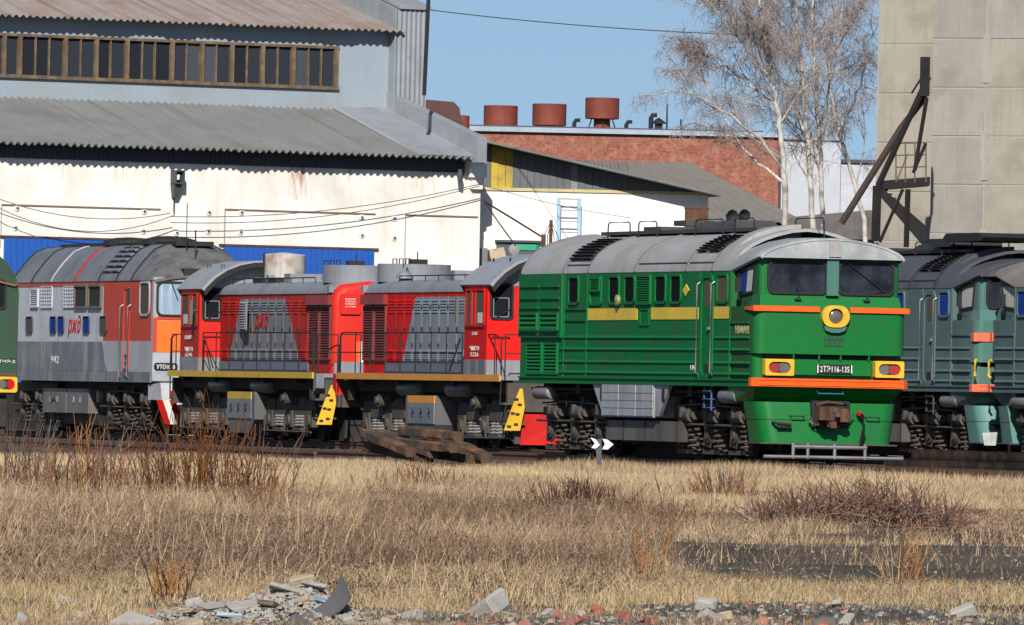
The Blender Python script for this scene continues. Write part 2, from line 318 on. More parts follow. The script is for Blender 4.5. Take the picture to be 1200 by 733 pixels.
    if pal.get('bandmid'): MB().prism([(-.2, -1.575), (-.02, -1.575), (.03, -1.5), (.03, 1.5), (-.02, 1.575), (-.2, 1.575)], 'z', 2.60, 2.79).build('orange_band', pal['band'], cab)
    m = MB(); m.prism([(-.2, -1.60), (-.02, -1.60), (.07, -1.5), (.07, 1.5), (-.02, 1.6), (-.2, 1.6)], 'z', 1.50, 1.665); bp = m.build('bumper', pal['band'], cab)
    m = MB(); m.box(.07, .085, -1.45, 1.45, 1.525, 1.54); m.box(.07, .085, -1.45, 1.45, 1.62, 1.635); m.build('bumper_lip', pal['band'], bp)
    if pal.get('headlight'):
        hz, hy = 2.90, .065
        m = MB(); ring(m, rrect(hy - .28, hy + .28, hz - .22, hz + .21, .205, 6), rrect(hy - .15, hy + .15, hz - .15, hz + .15, .149, 6), 'x', -.02, .13); hl = m.build('headlight', pal['lamp'], cab, True)
        m = MB(); m.lathe([(.01, .07), (.10, .06), (.148, .02), (.15, -.01), (.01, -.01)], (.02, hy, hz), 'x', 20); m.build('lens', LENS, hl, True)
        m = MB(); m.prism([(hy - .24, 2.70), (hy + .24, 2.70), (hy + .2, 2.62), (hy + .08, 2.575), (hy - .08, 2.575), (hy - .2, 2.62)], 'x', -.02, .10); m.build('bracket', pal['pillar'], hl)
        for a, b in ((2.43, 2.53), (2.31, 2.42)):
            m = MB(); m.box(0, .012, hy - .2, hy + .2, a, b - .012); m.build('maker_plate', mat('dark_plate', (.01, .06, .02), .6, dirt=(.03, .10, .05), amt=.8, scale=14, streak=0), cab)
    if not pal.get('headlight'):
        MB().tube([(.0, sd * 1.52, 1.8), (.06, sd * 1.56, 1.85), (.06, sd * 1.56, 2.15), (.0, sd * 1.52, 2.2)], .03, 6).build('yellow_handle', YELLOW, cab)
    for s, a, b in ((-1, -1.35, -.76), (1, .90, 1.49)) if pal.get('headlight') else ():
        m = MB(); ring(m, rrect(a, b, 1.715, 2.04, .03, 6), rrect(a + .07, b - .07, 1.77, 1.985, .105, 6), 'x', -.10, .10); lf = m.build('lamp_box', pal['lamp'], cab)
        c = (a + b) / 2 
        m = MB(); m.prism([p for p in rrect(a + .065, b - .065, 1.765, 1.99, .108, 6)], 'x', -.05, .03); m.build('lens_holder', RUB, lf)
        for u, mt_ in ((s * .1, REDL), (-s * .1, LENS)):
            m = MB(); m.prism(rrect(c + u - .112, c + u + .112, 1.775, 1.98, .09, 6), 'x', .03, .055); m.build('lens', mt_, lf, True)
    if pal.get('plate'):
        MB().box(-.15, -.045, -.72, .86, 1.74, 2.03).build('front_panel', face, cab)
        pl = MB().box(-.045, -.01, -.26, .46, 1.775, 1.955).build('number_plate', BLK, cab); front_text(pal['plate'], .12, -.006, .10, 1.865, WHT, pl, .60, bold=0)
        for a in (-.245, .445): MB().box(-.01, -.004, a - .01, a + .01, 1.785, 1.945).build('plate_edge', WHT, pl)
    # --- lower front: undercut wedge, skirt, coupler, guards
    m = MB(); m.hexa([(-1.6, -1.5, 1.20), (-.50, -1.40, 1.20), (-.50, 1.40, 1.20), (-1.6, 1.5, 1.20), (-1.8, -W, 1.488), (-.04, -1.52, 1.488), (-.04, 1.52, 1.488), (-1.8, W, 1.488)]); wd = m.build('undercut_panel', sill if not hero else face, cab)
    def skr(z, x1, hw, r=.3):
        p = [(-1.0, -hw)]
        for k in range(7): a = -math.pi / 2 + k / 6 * math.pi / 2; p.append((x1 - r + r * math.cos(a), -hw + r + r * math.sin(a)))
        for k in range(7): a = k / 6 * math.pi / 2; p.append((x1 - r + r * math.cos(a), hw - r + r * math.sin(a)))
        return [(a, b, z) for a, b in p + [(-1.0, hw)]]
    m = MB(); m.loft([skr(1.20, -.12, 1.46), skr(.86, -.06, 1.40), skr(.40, .0, 1.32)]); sk_ = m.build('skirt', pal.get('skirt', face), cab, True)
    m = MB(); m.loft([skr(.853, -.05, 1.405), skr(.867, -.05, 1.405)]); m.build('skirt_seam', pal['seam'], sk_)
    MB().box(-1.0, .03, -1.40, 1.40, .375, .40).build('skirt_flange', GEAR, sk_)
    m = MB(); ring(m, rrect(-.36, .42, .72, 1.24, .05), rrect(-.3, .36, .78, 1.18, .03), 'x', -.13, .02); m.prism(rrect(-.31, .37, .77, 1.19, .03), 'x', -.1, -.03); m.build('coupler_pocket', BLK, sk_)
    sa3_coupler(R, .06, .98, RUST)
    for z, r in ((.13, .035), (.33, .04)):
        m = MB(); m.tube([(.10, -1.35 if z < .2 else -.75, z), (.10, 1.5 if z < .2 else .75, z)], r, 8); m.build('rail_guard', STEEL, R)
    for a in (-.75, -.45, .1, .72): MB().cyl((.1, a, .10), (.1, a, .40), .035, 8).build('guard_post', STEEL, R)
    m = MB()
    m.tube([(.05, .62, 1.0), (.22, .63, .95), (.25, .64, .7), (.12, .62, .42)], .035, 8); m.build('air_hose', RUB, R, True)
    q = MB(); q.tube([(.0, .60, 1.0), (.12, .60, 1.0)], .05, 8); q.build('hose_tap', REDP, R)
    m = MB(); m.tube([(.0, -.38, .86), (.1, -.42, .84), (.12, -.36, .78), (.05, -.36, .74)], .03, 6); m.build('hose_tap', pal['pillar'], R)
    for a, b in ((-.78, -.52), (.76, 1.02)):
        m = MB(); m.tube([(-.06, a, .93), (.07, a, .93), (.07, b, .93), (-.06, b, .93)], .012, 5); m.build('step_handle', BLK, R)
    m = MB(); m.tube([(-.1, -.24, 1.48), (.02, -.24, 1.38), (.02, .28, 1.38), (-.1, .28, 1.48)], .014, 5); m.build('grab_handle', mat('blue_rail', (.03, .12, .22), .5), R)
    m = MB(); m.tube([(-.02, -1.15, .80), (.10, -1.12, .79), (.12, -.80, .76)], .03, 6); m.box(.04, .10, -1.08, -.80, .70, .78); m.build('uncoupling_lever', BLK, R)
    # --- roof
    seams = [-17.3, -14.0, -12.1, -8.6, -4.9, -3.0]
    tops = [m_ for m_ in seams]
    for a, b in zip(seams[:-1], seams[1:]): roofpanel(R, a + .004, b - .004, roof)
    roofpanel(R, -2.996, -1.70, roof)
    for x in (-17.26, -14.0, -12.1, -8.6, -4.9, -3.0): roofstrip(R, x, pal.get('strip', dk))
    cp = [(1.56, 3.77), (1.52, 3.90), (1.40, 4.06), (1.15, 4.22), (.8, 4.35), (.4, 4.43), (0, 4.45)]
    cf = [(1.50, 4.04), (1.47, 4.09), (1.36, 4.17), (1.12, 4.27), (.8, 4.35), (.4, 4.41), (0, 4.43)]
    def crr(x, p): up = roof_ring(x, p); return up + [(x, q[1] * .975, q[2] - .035) for q in reversed(up)]
    mid = [(a[0] * .5 + b[0] * .5 + .0, a[1] * .5 + b[1] * .5) for a, b in zip(cp, cf)]
    m = MB(); m.loft([crr(-1.70, cp), crr(-.85, mid), crr(-.02, cf), crr(.06, [(a * .985, b - .01) for a, b in cf])]); m.build('cab_roof', pal.get('cabroof', roof), R, True)
    # front gable between cab top and roof edge
    m = MB(); m.prism([(-1.46, 4.02)] + [(-a * .975, b - .02) for a, b in cf] + [(a * .975, b - .02) for a, b in cf[-2::-1]] + [(1.46, 4.02)], 'x', -.3, .045); m.build('cab_roof_front', pal.get('cabroof', roof), R)
    MB().box(.0, .075, -.08, .16, 4.06, 4.37).build('roof_vent', roof, R)
    if True:   # air duct hump over the cab end
        h = [(-1.28, 4.2), (-1.12, 4.36), (-.86, 4.53), (-.5, 4.65), (-.1, 4.71), (.06, 4.72), (.06, 4.3)]
        if sd > 0: h = [(-a, b) for a, b in h]
        m = MB(); m.prism(h, 'x', -2.99, -2.35); m.build('roof_duct', roof, R, True)
    for x0, x1 in ((-13.86, -12.25),): roof_grille(R, x0, x1, 2.3, 5.6, BLK, sd, 8)
    roof_grille(R, -4.75, -4.1, 3.0, 5.6, BLK, sd, 8); roof_grille(R, -3.95, -3.2, 3.0, 5.6, BLK, sd, 8)
    for x0, x1 in ((-8.5, -5.0), (-4.8, -3.1), (-13.9, -12.2)):
        m = MB(); a, b = ROOFP[1], ROOFP[2]; m.box(x0, x1, min(sd * 1.47, sd * 1.51), max(sd * 1.47, sd * 1.51), 3.93, 3.955); m.build('roof_seam', dk, R)
    MB().box(-14.6, -3.2, -.6, .6, 4.585, 4.655).build('roof_walkway', dk, R); MB().box(-11.9, -10.6, -.45, .45, 4.655, 4.74).build('roof_hatch', dk, R); MB().hexa([(-8.3, -.5, 4.655), (-5.2, -.5, 4.655), (-5.2, .5, 4.655), (-8.3, .5, 4.655), (-7.9, -.4, 4.79), (-5.4, -.4, 4.83), (-5.4, .4, 4.83), (-7.9, .4, 4.79)]).build('roof_hatch', dk, R)
    hr = []
    for x0, x1, yy in ((-13.9, -12.2, -.65), (-11.6, -10.2, -.65), (-7.4, -5.4, -.65), (-4.6, -3.2, -.65), (-2.9, -.9, .1)):
        yy = yy if sd < 0 else -yy; zb = 4.5 if x0 < -3 else 4.42
        hr += [[(x0, yy, zb), (x0 + .03, yy, 4.80), (x0 + .12, yy, 4.84), (x1 - .12, yy, 4.84), (x1 - .03, yy, 4.80), (x1, yy, zb)]]
    [rails_tube(R, [h_], .016, BLK, 'roof_handrail') for h_ in hr]
    if hero:
        for k, (xx, yy) in enumerate(((-6.3, -.20), (-5.6, -.15))):
            m = MB(); m.lathe([(.03, -.4), (.04, -.15), (.08, -.03), (.12, 0), (.11, -.02), (.06, -.05), (.02, -.1)], (xx, yy, 4.93), 'x', 18); m.box(xx - .35, xx - .25, yy - .03, yy + .03, 4.6, 4.95); m.build('horn', BLK, R, True)
        m = MB(); m.box(-10.2, -9.3, -.3, .3, 4.75, 4.86); m.build('roof_box', dk, R)
    else:
        m = MB(); m.box(-6.2, -4.6, -.7, .5, 4.72, 4.90); m.build('roof_box', dk, R); 
        m = MB(); m.loft([[(x, yy, zz) for x, yy, zz in ((a0, -.95, z0), (a1, -.95, z0), (a1, .75, z0), (a0, .75, z0))] for z0, a0, a1 in ((4.82, -4.3, -1.6), (4.90, -4.4, -1.5), (5.0, -4.2, -1.9))]); m.build('roof_cowl', BLK, R)
    # --- side details
    MB().box(-17.32, -14.0, min(y, y + sd * .05), max(y, y + sd * .05), 2.44, 3.76).build('grille_housing', bd, R)
    yg = y + sd * .05
    for a, b in ((-17.2, -15.72), (-15.6, -14.1)):
        for z in (3.51, 3.26, 3.06): MB().box(a, b, min(yg, yg + sd * .03), max(yg, yg + sd * .03), z - .02, z + .02).build('rib', bd, R)
        louvre(R, a + .05, b - .03, 2.57, 2.95, yg, sd, bd, 3)
    for a, b in ((-16.7, -15.5), (-15.35, -14.3)): louvre(R, a, b, 1.67, 2.33, y, sd, bd, 8)
    for a in (-13.9, -12.15, -3.86, -1.72):
        MB().box(a - .03, a + .03, min(y, y + sd * .02), max(y, y + sd * .02), 1.64, 3.76).build('panel_strip', bd, R)
    for z in (2.45, 2.21, 1.95, 1.73):
        for a, b in ((-14.2, -12.2), (-12.1, -3.92), (-2.82, -1.76), (-1.66, -.35)): MB().hexa([(a, y - sd * .01, z - .012), (b, y - sd * .01, z - .012), (b, y + sd * .026, z - .012), (a, y + sd * .026, z - .012), (a, y - sd * .01, z + .036), (b, y - sd * .01, z + .036), (b, y + sd * .002, z + .034), (a, y + sd * .002, z + .034)]).build('rib', bd, R)
    for a, b, z in ((-13.8, -12.2, 3.03), (-13.8, -12.2, 2.8), (-1.66, -.35, 2.74)): MB().box(a, b, min(y, y + sd * .028), max(y, y + sd * .028), z - .016, z + .02).build('rib', bd, R)
    wl = [(-13.52, -12.82), (-10.45, -9.76), (-9.29, -8.6), (-7.03, -6.33), (-5.92, -5.23), (-2.6, -1.93)]
    for i, (a, b) in enumerate(wl): windowpart(R, a, b, 3.17, 3.67, y, sd, bd, pal['panes'][i], .10)
    m = MB(); ring(m, rrect(-11.95, -11.05, 3.10, 3.71, .1), rrect(-11.88, -11.12, 3.15, 3.66, .08), 'y', y, y + sd * .035); fr = m.build('window', bd, R)
    louvre(R, -11.86, -11.14, 3.38, 3.68, y, sd, bd, 6, back=mat('shadow_grey', (.03, .03, .03)))
    louvre(R, -8.40, -7.38, 3.11, 3.71, y, sd, bd, 11)
    m = MB(); ring(m, rrect(-8.2, -7.5, 2.68, 3.03, .03), rrect(-8.14, -7.56, 2.72, 3.0, .03), 'y', y, y + sd * .02); m.build('hatch', bd, R)
    if pal.get('yb'):
        for a, b, dz in ((-12.08, -8.38, 0), (-7.36, -3.95, .01), (-2.85, -1.78, .02)): MB().box(a, b, min(y, y + sd * .012), max(y, y + sd * .012), 2.80 + dz, 3.04 + dz).build('yellow_band', DYEL, R)
        m = MB(); m.prism([(-4.85, 3.27), (-4.62, 3.39), (-4.85, 3.51), (-5.08, 3.39)], 'y', y, y + sd * .02); m.build('warning_diamond', DYEL, R)
        m = MB(); m.lathe([(.02, -.05), (.11, -.03), (.12, .02), (.10, .05), (.02, .06)], (-9.7, y + sd * .06, 3.2), 'y', 14); m.build('oval_badge', mat('olive_badge', (.22, .24, .08), .5), R, True)
    # door with handrails and step holes
    d = MB(); ring(d, rrect(-3.80, -2.88, 1.64, 3.72, .25, 5), rrect(-3.68, -3.0, 1.70, 3.63, .22, 5), 'y', y, y + sd * .03); dr = d.build('door_frame', bd, R)
    d = MB(); d.prism(rrect(-3.68, -3.0, 1.70, 3.63, .22, 5), 'y', y, y + sd * .008); dd = d.build('door', pal.get('doorm', bd), dr)
    d = MB(); d.prism(rrect(-3.52, -3.14, 3.05, 3.56, .12, 5), 'y', y + sd * .008, y + sd * .014); d.build('pane', GLN, dr)
    d = MB(); d.box(-3.2, -3.08, min(y, y + sd * .06), max(y, y + sd * .06), 2.60, 2.66); d.build('door_handle', STEEL, dr)
    d = MB(); d.box(-3.45, -3.15, min(y, y + sd * .016), max(y, y + sd * .016), 1.76, 1.92); d.build('step_hole', BLK, dr)
    for xx in (-3.86, -2.86): MB().tube([(xx, y, 3.55), (xx, y + sd * .07, 3.5), (xx, y + sd * .07, 1.75), (xx, y, 1.7)], .02, 6).build('door_handrail', pal.get('hrail', STEEL), dr)
    m = MB(); m.tube([(-3.6, y - sd * .05, 1.5), (-3.6, y - sd * .05, 1.0)], .02, 6); m.tube([(-3.1, y - sd * .05, 1.5), (-3.1, y - sd * .05, 1.0)], .02, 6)
    for z in (1.05, 1.22, 1.38): m.box(-3.6, -3.1, min(y - sd * .12, y), max(y - sd * .12, y), z, z + .02)
    m.build('steps', mat('blue_steps', (.05, .10, .20), .6) if hero else GEAR, R)
    # underframe
    m = MB(); m.box(-17.0, -1.0, -.9, .9, 1.12, 1.49); m.box(-11.2, -6.2, -1.0, 1.0, .3, 1.2); m.box(-17.0, -1.2, -.6, .6, .03, 1.0)  # low centre boxes added to block the bright wall behind the wheels
    for xx in (-15.8, -13.3, -11.7, -6.2, -5.0, -2.2): m.box(xx - .15, xx + .15, -1.4, 1.4, 1.28, 1.49)
    m.tube([(-17, sd * 1.35, 1.38), (-1.2, sd * 1.35, 1.36)], .03, 6); m.tube([(-17, sd * 1.2, 1.30), (-1.2, sd * 1.25, 1.28)], .022, 6)
    m.build('underframe', GEARD, R)
    for xx in (-15.3, -1.5):
        m = MB(); m.lathe([(.05, -.6), (.12, -.57), (.14, -.5), (.14, .5), (.12, .57), (.05, .6)], (xx - .5, sd * 1.42, 1.29), 'x', 18); m.build('air_reservoir', mat('grey_reservoir', (.19, .19, .19), .5, dirt=(.06, .05, .045), amt=.6, metal=.2), R, True)
    tm = pal['tank']; m = MB(); yt = sd * 1.56; m.box(-10.9, -7.05, min(sd * .9, yt), max(sd * .9, yt), .83, 1.484)
    tk = m.build('equipment_box', tm, R)
    for i in range(3):
        for j in range(4):
            m = MB(); x0 = -10.85 + i * 1.265; z0 = .86 + j * .155; m.box(x0 + .02, x0 + 1.23, min(yt, yt + sd * .018), max(yt, yt + sd * .018), z0, z0 + (.14 if j < 3 else .16)); m.build('box_panel', tm, tk)
    for p, hole in (([(-11.7, 1.489), (-10.9, 1.489), (-10.9, .86)], (-11.1, -10.95)), ([(-7.05, 1.489), (-6.0, 1.489), (-6.75, .86), (-7.05, .86)], (-6.55, -6.35))):
        m = MB(); m.prism(p, 'y', sd * 1.46, sd * 1.53); b_ = m.build('bracket_wing', tm, tk); MB().prism(rrect(hole[0], hole[1], 1.15, 1.42, .06), 'y', sd * 1.525, sd * 1.54).build('cutout', BLK, b_)
    m = MB(); m.box(-10.9, -5.6, -1.45, 1.45, .36, .76); ft = m.build('fuel_tank', mat('stained_tank', (.125, .115, .10), .6, dirt=(.05, .042, .034), amt=.6, streak=.7, sv=(3, 3, .3)), R)
    for xx in (-10.9, -9.6, -8.0, -6.9, -5.65): MB().box(xx, xx + .05, -1.465, 1.465, .35, .765).build('tank_strap', GEARD, ft)
    bogie3(R, -4.15); bogie3(R, -14.05)
    return R
# ------------------------------------------------------------------ two-tone livery paint (slanted grey field between two lines in loco coordinates)
def livery(name, red, grey, l, r, z0=None, dirt=(.1, .03, .025), flat=None):
    """grey between the slanted lines l=(x at z=2, x at z=3.45) and r; flat: grey below this z"""
    m = mat(name, red, .5, dirt=dirt, amt=.45, streak=.45, spec=.03); t = m.node_tree; N = t.nodes; L = t.links; b = N['Principled BSDF']
    src = b.inputs['Base Color'].links[0].from_socket; tc = N.new('ShaderNodeTexCoord'); sp = N.new('ShaderNodeSeparateXYZ'); L.new(tc.outputs['Object'], sp.inputs[0])
    def ma(op, a, c):
        n = N.new('ShaderNodeMath'); n.operation = op
        for i, v in enumerate((a, c)):
            if isinstance(v, (int, float)): n.inputs[i].default_value = v
            else: L.new(v, n.inputs[i])
        return n.outputs[0]
    def line(p): k = (p[1] - p[0]) / 1.45; return ma('ADD', ma('MULTIPLY', ma('SUBTRACT', sp.outputs[2], 2.0), k), p[0])
    f = ma('MULTIPLY', ma('GREATER_THAN', sp.outputs[0], line(l)), ma('LESS_THAN', sp.outputs[0], line(r)))
    if z0: f = ma('MULTIPLY', f, ma('LESS_THAN', sp.outputs[2], z0))
    if flat: f = ma('MAXIMUM', f, ma('LESS_THAN', sp.outputs[2], flat))
    gn = N.new('ShaderNodeTexNoise'); gn.inputs['Scale'].default_value = 2.5; gn.inputs['Detail'].default_value = 6; L.new(tc.outputs['Object'], gn.inputs['Vector'])
    gm = N.new('ShaderNodeMix'); gm.data_type = 'RGBA'; L.new(gn.outputs[0], gm.inputs[0]); gm.inputs[6].default_value = (*[v * .75 for v in grey], 1); gm.inputs[7].default_value = (*[min(1, v * 1.2) for v in grey], 1)
    mx = N.new('ShaderNodeMix'); mx.data_type = 'RGBA'; L.new(f, mx.inputs[0]); L.new(src, mx.inputs[6]); L.new(gm.outputs[2], mx.inputs[7]); L.new(mx.outputs[2], b.inputs['Base Color']); return m
GREYP = mat('grey_blue_paint', (.20, .215, .24), .5, dirt=(.10, .09, .085), amt=.5); GREYL = mat('pale_grey_paint', (.34, .36, .40), .5, dirt=(.17, .16, .15), amt=.5, streak=.6); GREYD = mat('slate_grey_paint', (.12, .135, .16), .5, dirt=(.40, .40, .40), amt=.3, streak=.9, sv=(3, 3, .3), spec=.05)
def switcher(name, label, cat, group, loc, yaw, sd, red, bright, liv, sillm, tankband, tanklet, extras):
    """hood shunter; local x=0 is the cab-end sill, nose end sill at x=14.9; sd = side shown"""
    R = empty(name, loc, yaw, label=label, cat=cat, group=group); L_ = 14.9
    m = MB(); m.box(.0, L_, -1.48, 1.48, 1.56, 1.655); m.build('platform', GREYP, R); MB().box(-.1, L_ + .1, -1.2, 1.2, 1.25, 1.556).build('platform_frame', GEARD, R)
    for s in (-1, 1): MB().box(0, L_, min(s * 1.48, s * 1.52), max(s * 1.48, s * 1.52), 1.53, 1.68).build('side_sill', sillm, R)
    # hood
    hw = .95; prof = [(-hw, 1.66), (-hw, 3.60), (-hw + .02, 3.68), (-hw + .10, 3.80), (-hw + .26, 3.88), (0, 3.93)]; prof = prof + [(-a, b) for a, b in prof[-2::-1]]
    x1 = 14.62; m = MB(); m.prism([(-hw, 1.66), (-hw, 3.60), (hw, 3.60), (hw, 1.66)], 'x', 3.0, x1 - .12)
    def sc(k): return [(a * k, 1.66 + (b - 1.66) * (1 - (1 - k) * .6)) for a, b in ((-hw, 1.66), (-hw, 3.60), (hw, 3.60), (hw, 1.66))]
    m.build('hood', liv, R)
    m = MB(); rp = prof[1:-1]; m.prism([(a * 1.03, b) for a, b in rp], 'x', 3.0, x1 - 2.2); m.prism([(a * 1.03, b) for a, b in rp], 'x', x1 - 2.2, x1 - .25); m.build('hood_roof', GREYP, R, True)
    rings = []
    for k in range(6):
        a = k / 5 * math.pi / 2; dx = .22 * math.sin(a); sh = .16 * (1 - math.cos(a))
        rings.append([(x1 - .26 + dx, (abs(yy) - sh) * (1 if yy > 0 else -1) if abs(yy) > .01 else 0, min(zz, zz - (sh * 1.0 if zz > 3.5 else 0))) for yy, zz in [(-hw - .01, 1.66), (-hw - .01, 3.45), (-hw + .05, 3.66), (-hw + .22, 3.82), (0, 3.92), (hw - .22, 3.82), (hw - .05, 3.66), (hw + .01, 3.45), (hw + .01, 1.66)]])
    m = MB(); m.loft(rings); nose = m.build('nose', bright, R, True)
    m = MB(); m.prism(rrect(-.78, -.28, 3.1, 3.6, .05), 'x', x1 - .04, x1 + .02); pn = m.build('nose_hatch', bright, nose)
    for k in range(4): front_text(['ВНИМАНИЕ', 'ОГНЕОПАСНО', 'НЕ ВХОДИТЬ', 'СТОЙ'][k], .035, x1 + .023, -.53, 3.47 - k * .06, WHT, pn, .26)
    MB().box(x1 - .04, x1 - .03 + .02, -.36, -.26, 1.7, 2.45).build('stripe', ORANGE, nose); MB().box(x1 - .04, x1 - .03 + .022, -.26, -.16, 1.7, 2.45).build('stripe', WHT, nose)
    m = MB(); m.box(x1 - .32, x1 - .1, sd * .98 - .06, sd * .98 + .06, 3.62, 3.78); m.build('marker_lamp', GREYP, nose)
    MB().box(x1 - .04, x1 + .0, -.9, .9, 1.66, 1.95).build('nose_base', GREYP, nose)
    # hood doors on the shown side
    n = 11; x0 = 3.45; wd = (12.2 - x0) / n
    for i in range(n):
        a = x0 + i * wd; y = sd * hw; m = MB(); m.box(a + .02, a + wd - .02, min(y, y + sd * .025), max(y, y + sd * .025), 1.98, 3.55)
        dd = m.build('hood_door', liv, R)
        for z0, z1 in ((3.12, 3.46), (1.98 + .05, 2.25)):
            m = MB()
            for k in range(5):
                z = z0 + (z1 - z0) * k / 5; m.hexa([(a + .12, y + sd * .02, z), (a + wd - .12, y + sd * .02, z), (a + wd - .12, y + sd * .045, z), (a + .12, y + sd * .045, z), (a + .12, y + sd * .02, z + .045), (a + wd - .12, y + sd * .02, z + .045), (a + wd - .12, y + sd * .026, z + .045), (a + .12, y + sd * .026, z + .045)])
            m.build('vent', liv, dd)
        m = MB(); m.box(a + wd - .1, a + wd - .05, min(y, y + sd * .06), max(y, y + sd * .06), 2.70, 2.78); m.build('latch', BLK, dd)
        for zh in (3.2, 2.3): MB().cyl((a + .03, y + sd * .03, zh), (a + .03, y + sd * .03, zh + .1), .02, 6).build('hinge', BLK, dd)
    MB().box(3.3, 12.3, min(sd * hw, sd * (hw + .03)), max(sd * hw, sd * (hw + .03)), 1.66, 1.93).build('hood_base', mat('blue_grey_base', (.12, .14, .18), .6), R)
    for a, b in ((12.35, 13.35), (13.5, 14.45)):
        louvre(R, a, b, 1.98, 3.30, sd * hw, sd, mat('dark_red_slats', (.16, .03, .025), .6), 20, 'radiator_louvre')
    m = MB(); m.hexa([(12.3, sd * hw, 3.32), (14.5, sd * hw, 3.32), (14.5, sd * (hw + .12), 3.32), (12.3, sd * (hw + .12), 3.32), (12.3, sd * hw, 3.56), (14.5, sd * hw, 3.56), (14.5, sd * (hw + .10), 3.56), (12.3, sd * (hw + .10), 3.56)]); m.build('shutter_box', mat('dark_red_box', (.24, .02, .018), .5, dirt=(.1, .02, .02)), R)
    # cab
    ca, cb = 1.25, 3.2; chw = 1.5
    arch = [(-1.5, 3.72), (-1.42, 3.82), (-1.2, 4.04), (-.9, 4.24), (-.55, 4.38), (-.2, 4.45), (0, 4.46)]; arch = arch + [(-a, b) for a, b in arch[-2::-1]]
    m = MB(); m.box(ca, cb, -chw, chw, 1.66, 3.72); cab = m.build('cab', liv, R)
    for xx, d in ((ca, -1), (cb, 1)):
        MB().box(min(xx, xx + d * .012), max(xx, xx + d * .012), -chw + .01, chw - .01, 2.02, 3.70).build('end_wall', bright, cab)
        MB().box(min(xx, xx + d * .014), max(xx, xx + d * .014), -chw + .01, chw - .01, 1.662, 2.018).build('end_wall_base', GREYP, cab)
        for s in (-1, 1):
            m = MB(); a, b = sorted((s * 1.40, s * .92)); ring(m, rrect(a - .04, b + .04, 2.94, 3.78, .1), rrect(a, b, 2.98, 3.74, .08), 'x', xx, xx + d * .045); ww = m.build('end_window', RUB, cab); p = MB(); p.prism(rrect(a - .01, b + .01, 2.97, 3.75, .08), 'x', xx + d * .012, xx + d * .022); p.build('pane', GL, ww)
            q = MB(); a, b = sorted((s * 1.36, s * .98)); ring(q, rrect(a, b, 3.0, 3.45, .02, 1), rrect(a + .02, b - .02, 3.02, 3.43, .02, 1), 'x', xx + d * .022, xx + d * .03); q.build('sash', mat('grey_sash', (.2, .2, .2), .5), ww)
            p = MB(); p.tube([(xx + d * .01, s * 1.38, 2.5), (xx + d * .06, s * 1.38, 2.55), (xx + d * .06, s * .98, 2.55), (xx + d * .01, s * .94, 2.5)], .012, 5); p.tube([(xx + d * .05, s * 1.35, 2.95), (xx + d * .05, s * .95, 3.2)], .01, 5); p.build('grab_rail', BLK, cab)
        m = MB(); m.prism([(-1.48, 3.70)] + [(a * .97, b - .03) for a, b in arch[1:-1]] + [(1.48, 3.70)], 'x', xx - d * .05, xx); m.build('gable', GREYP, cab)
        ou = [(a * 1.0, b - .025) for a, b in arch]; ii = [(a * .95, b - .15) for a, b in arch]; m = MB(); m.loft([[(xx + d * q, a, b) for a, b in ou] + [(xx + d * q, a, b) for a, b in reversed(ii)] for q in (.0, .36)]); m.build('soffit_shade_band', BLK, cab)  # black arch band paints in the shade under the roof overhang
    m = MB(); up = [(x, a, b) for x in (0,) for a, b in arch]
    def ar(x): return [(x, a * 1.03, b + .02) for a, b in arch] + [(x, a * .985, b - .03) for a, b in reversed(arch)]
    m.loft([ar(ca - .38), ar(cb + .38)]); rf = m.build('cab_roof', mat('cab_roof_grey', (.26, .28, .31), .45, dirt=(.15, .14, .13), amt=.4), cab, True)
    m = MB(); 
    for xx in (ca + .3, cb - .2): m.tube([(xx, sd * -.0 + .9 * sd, 4.26), (xx, .9 * sd, 4.36), (xx + .1, .85 * sd, 4.36), (xx + .1, .85 * sd, 4.28)], .012, 5)
    m.build('lifting_eye', BLK, rf)
    y = sd * chw; windowpart(cab, ca + .18, cb - .2, 2.82, 3.60, y, sd, liv, GLN, .06, .05, 'side_window')
    m = MB(); m.box(ca + .9, ca + 1.0, min(y, y + sd * .03), max(y, y + sd * .03), 2.82, 3.60); m.box(ca + 1.2, ca + 1.3, min(y, y + sd * .04), max(y, y + sd * .04), 2.82, 3.6); m.build('window_post', bright, cab)
    m = MB(); m.box(ca + .35, ca + .75, min(y, y + sd * .02), max(y, y + sd * .02), 2.86, 3.1); m.build('sash_corner', mat('pale_curtain', (.5, .5, .48), .7), cab)
    m = MB(); m.tube([(cb - .1, y, 3.2), (cb - .05, y + sd * .2, 3.2)], .012, 5); m.box(cb - .1, cb - .0, y + sd * .2 - .03, y + sd * .2 + .03, 2.85, 3.45); m.build('mirror', mat('olive_mirror', (.12, .12, .09), .5), cab)
    MB().box(ca + .02, cb - .02, min(y, y + sd * .012), max(y, y + sd * .012), 1.664, 2.02).build('side_base', GREYD if sd > 0 else GREYP, cab)
    for z, t, h, w_ in extras['side_text']: side_text(t, h, (ca + cb) / 2, z, y + sd * .016, sd, WHT, cab, w_)
    # roof equipment
    m = MB(); dx = extras['drum']; m.lathe([(.88, 3.86), (.88, 4.30), (.84, 4.30), (.82, 4.22), (.05, 4.20)], (dx, 0, 0), 'z', 32); fd = m.build('fan_shroud', GREYP, R, True)
    m = MB(); m.box(dx - .5, dx - .2, -.2, .2, 4.2, 4.42); m.tube([(dx - .3, 0, 4.4), (dx - .3, 0, 4.6)], .015, 5); m.build('vent_box', BLK, fd)
    for k in range(3): m = MB(); m.tube([(dx + .1 - .6 * k, -.5 * sd * -1, 4.28), (dx + .1 - .6 * k, .5 * sd, 4.42), (dx - .25 - .6 * k, .5 * sd, 4.42), (dx - .25 - .6 * k, .5 * sd, 4.28)], .015, 5); m.build('roof_hoop', BLK, fd)
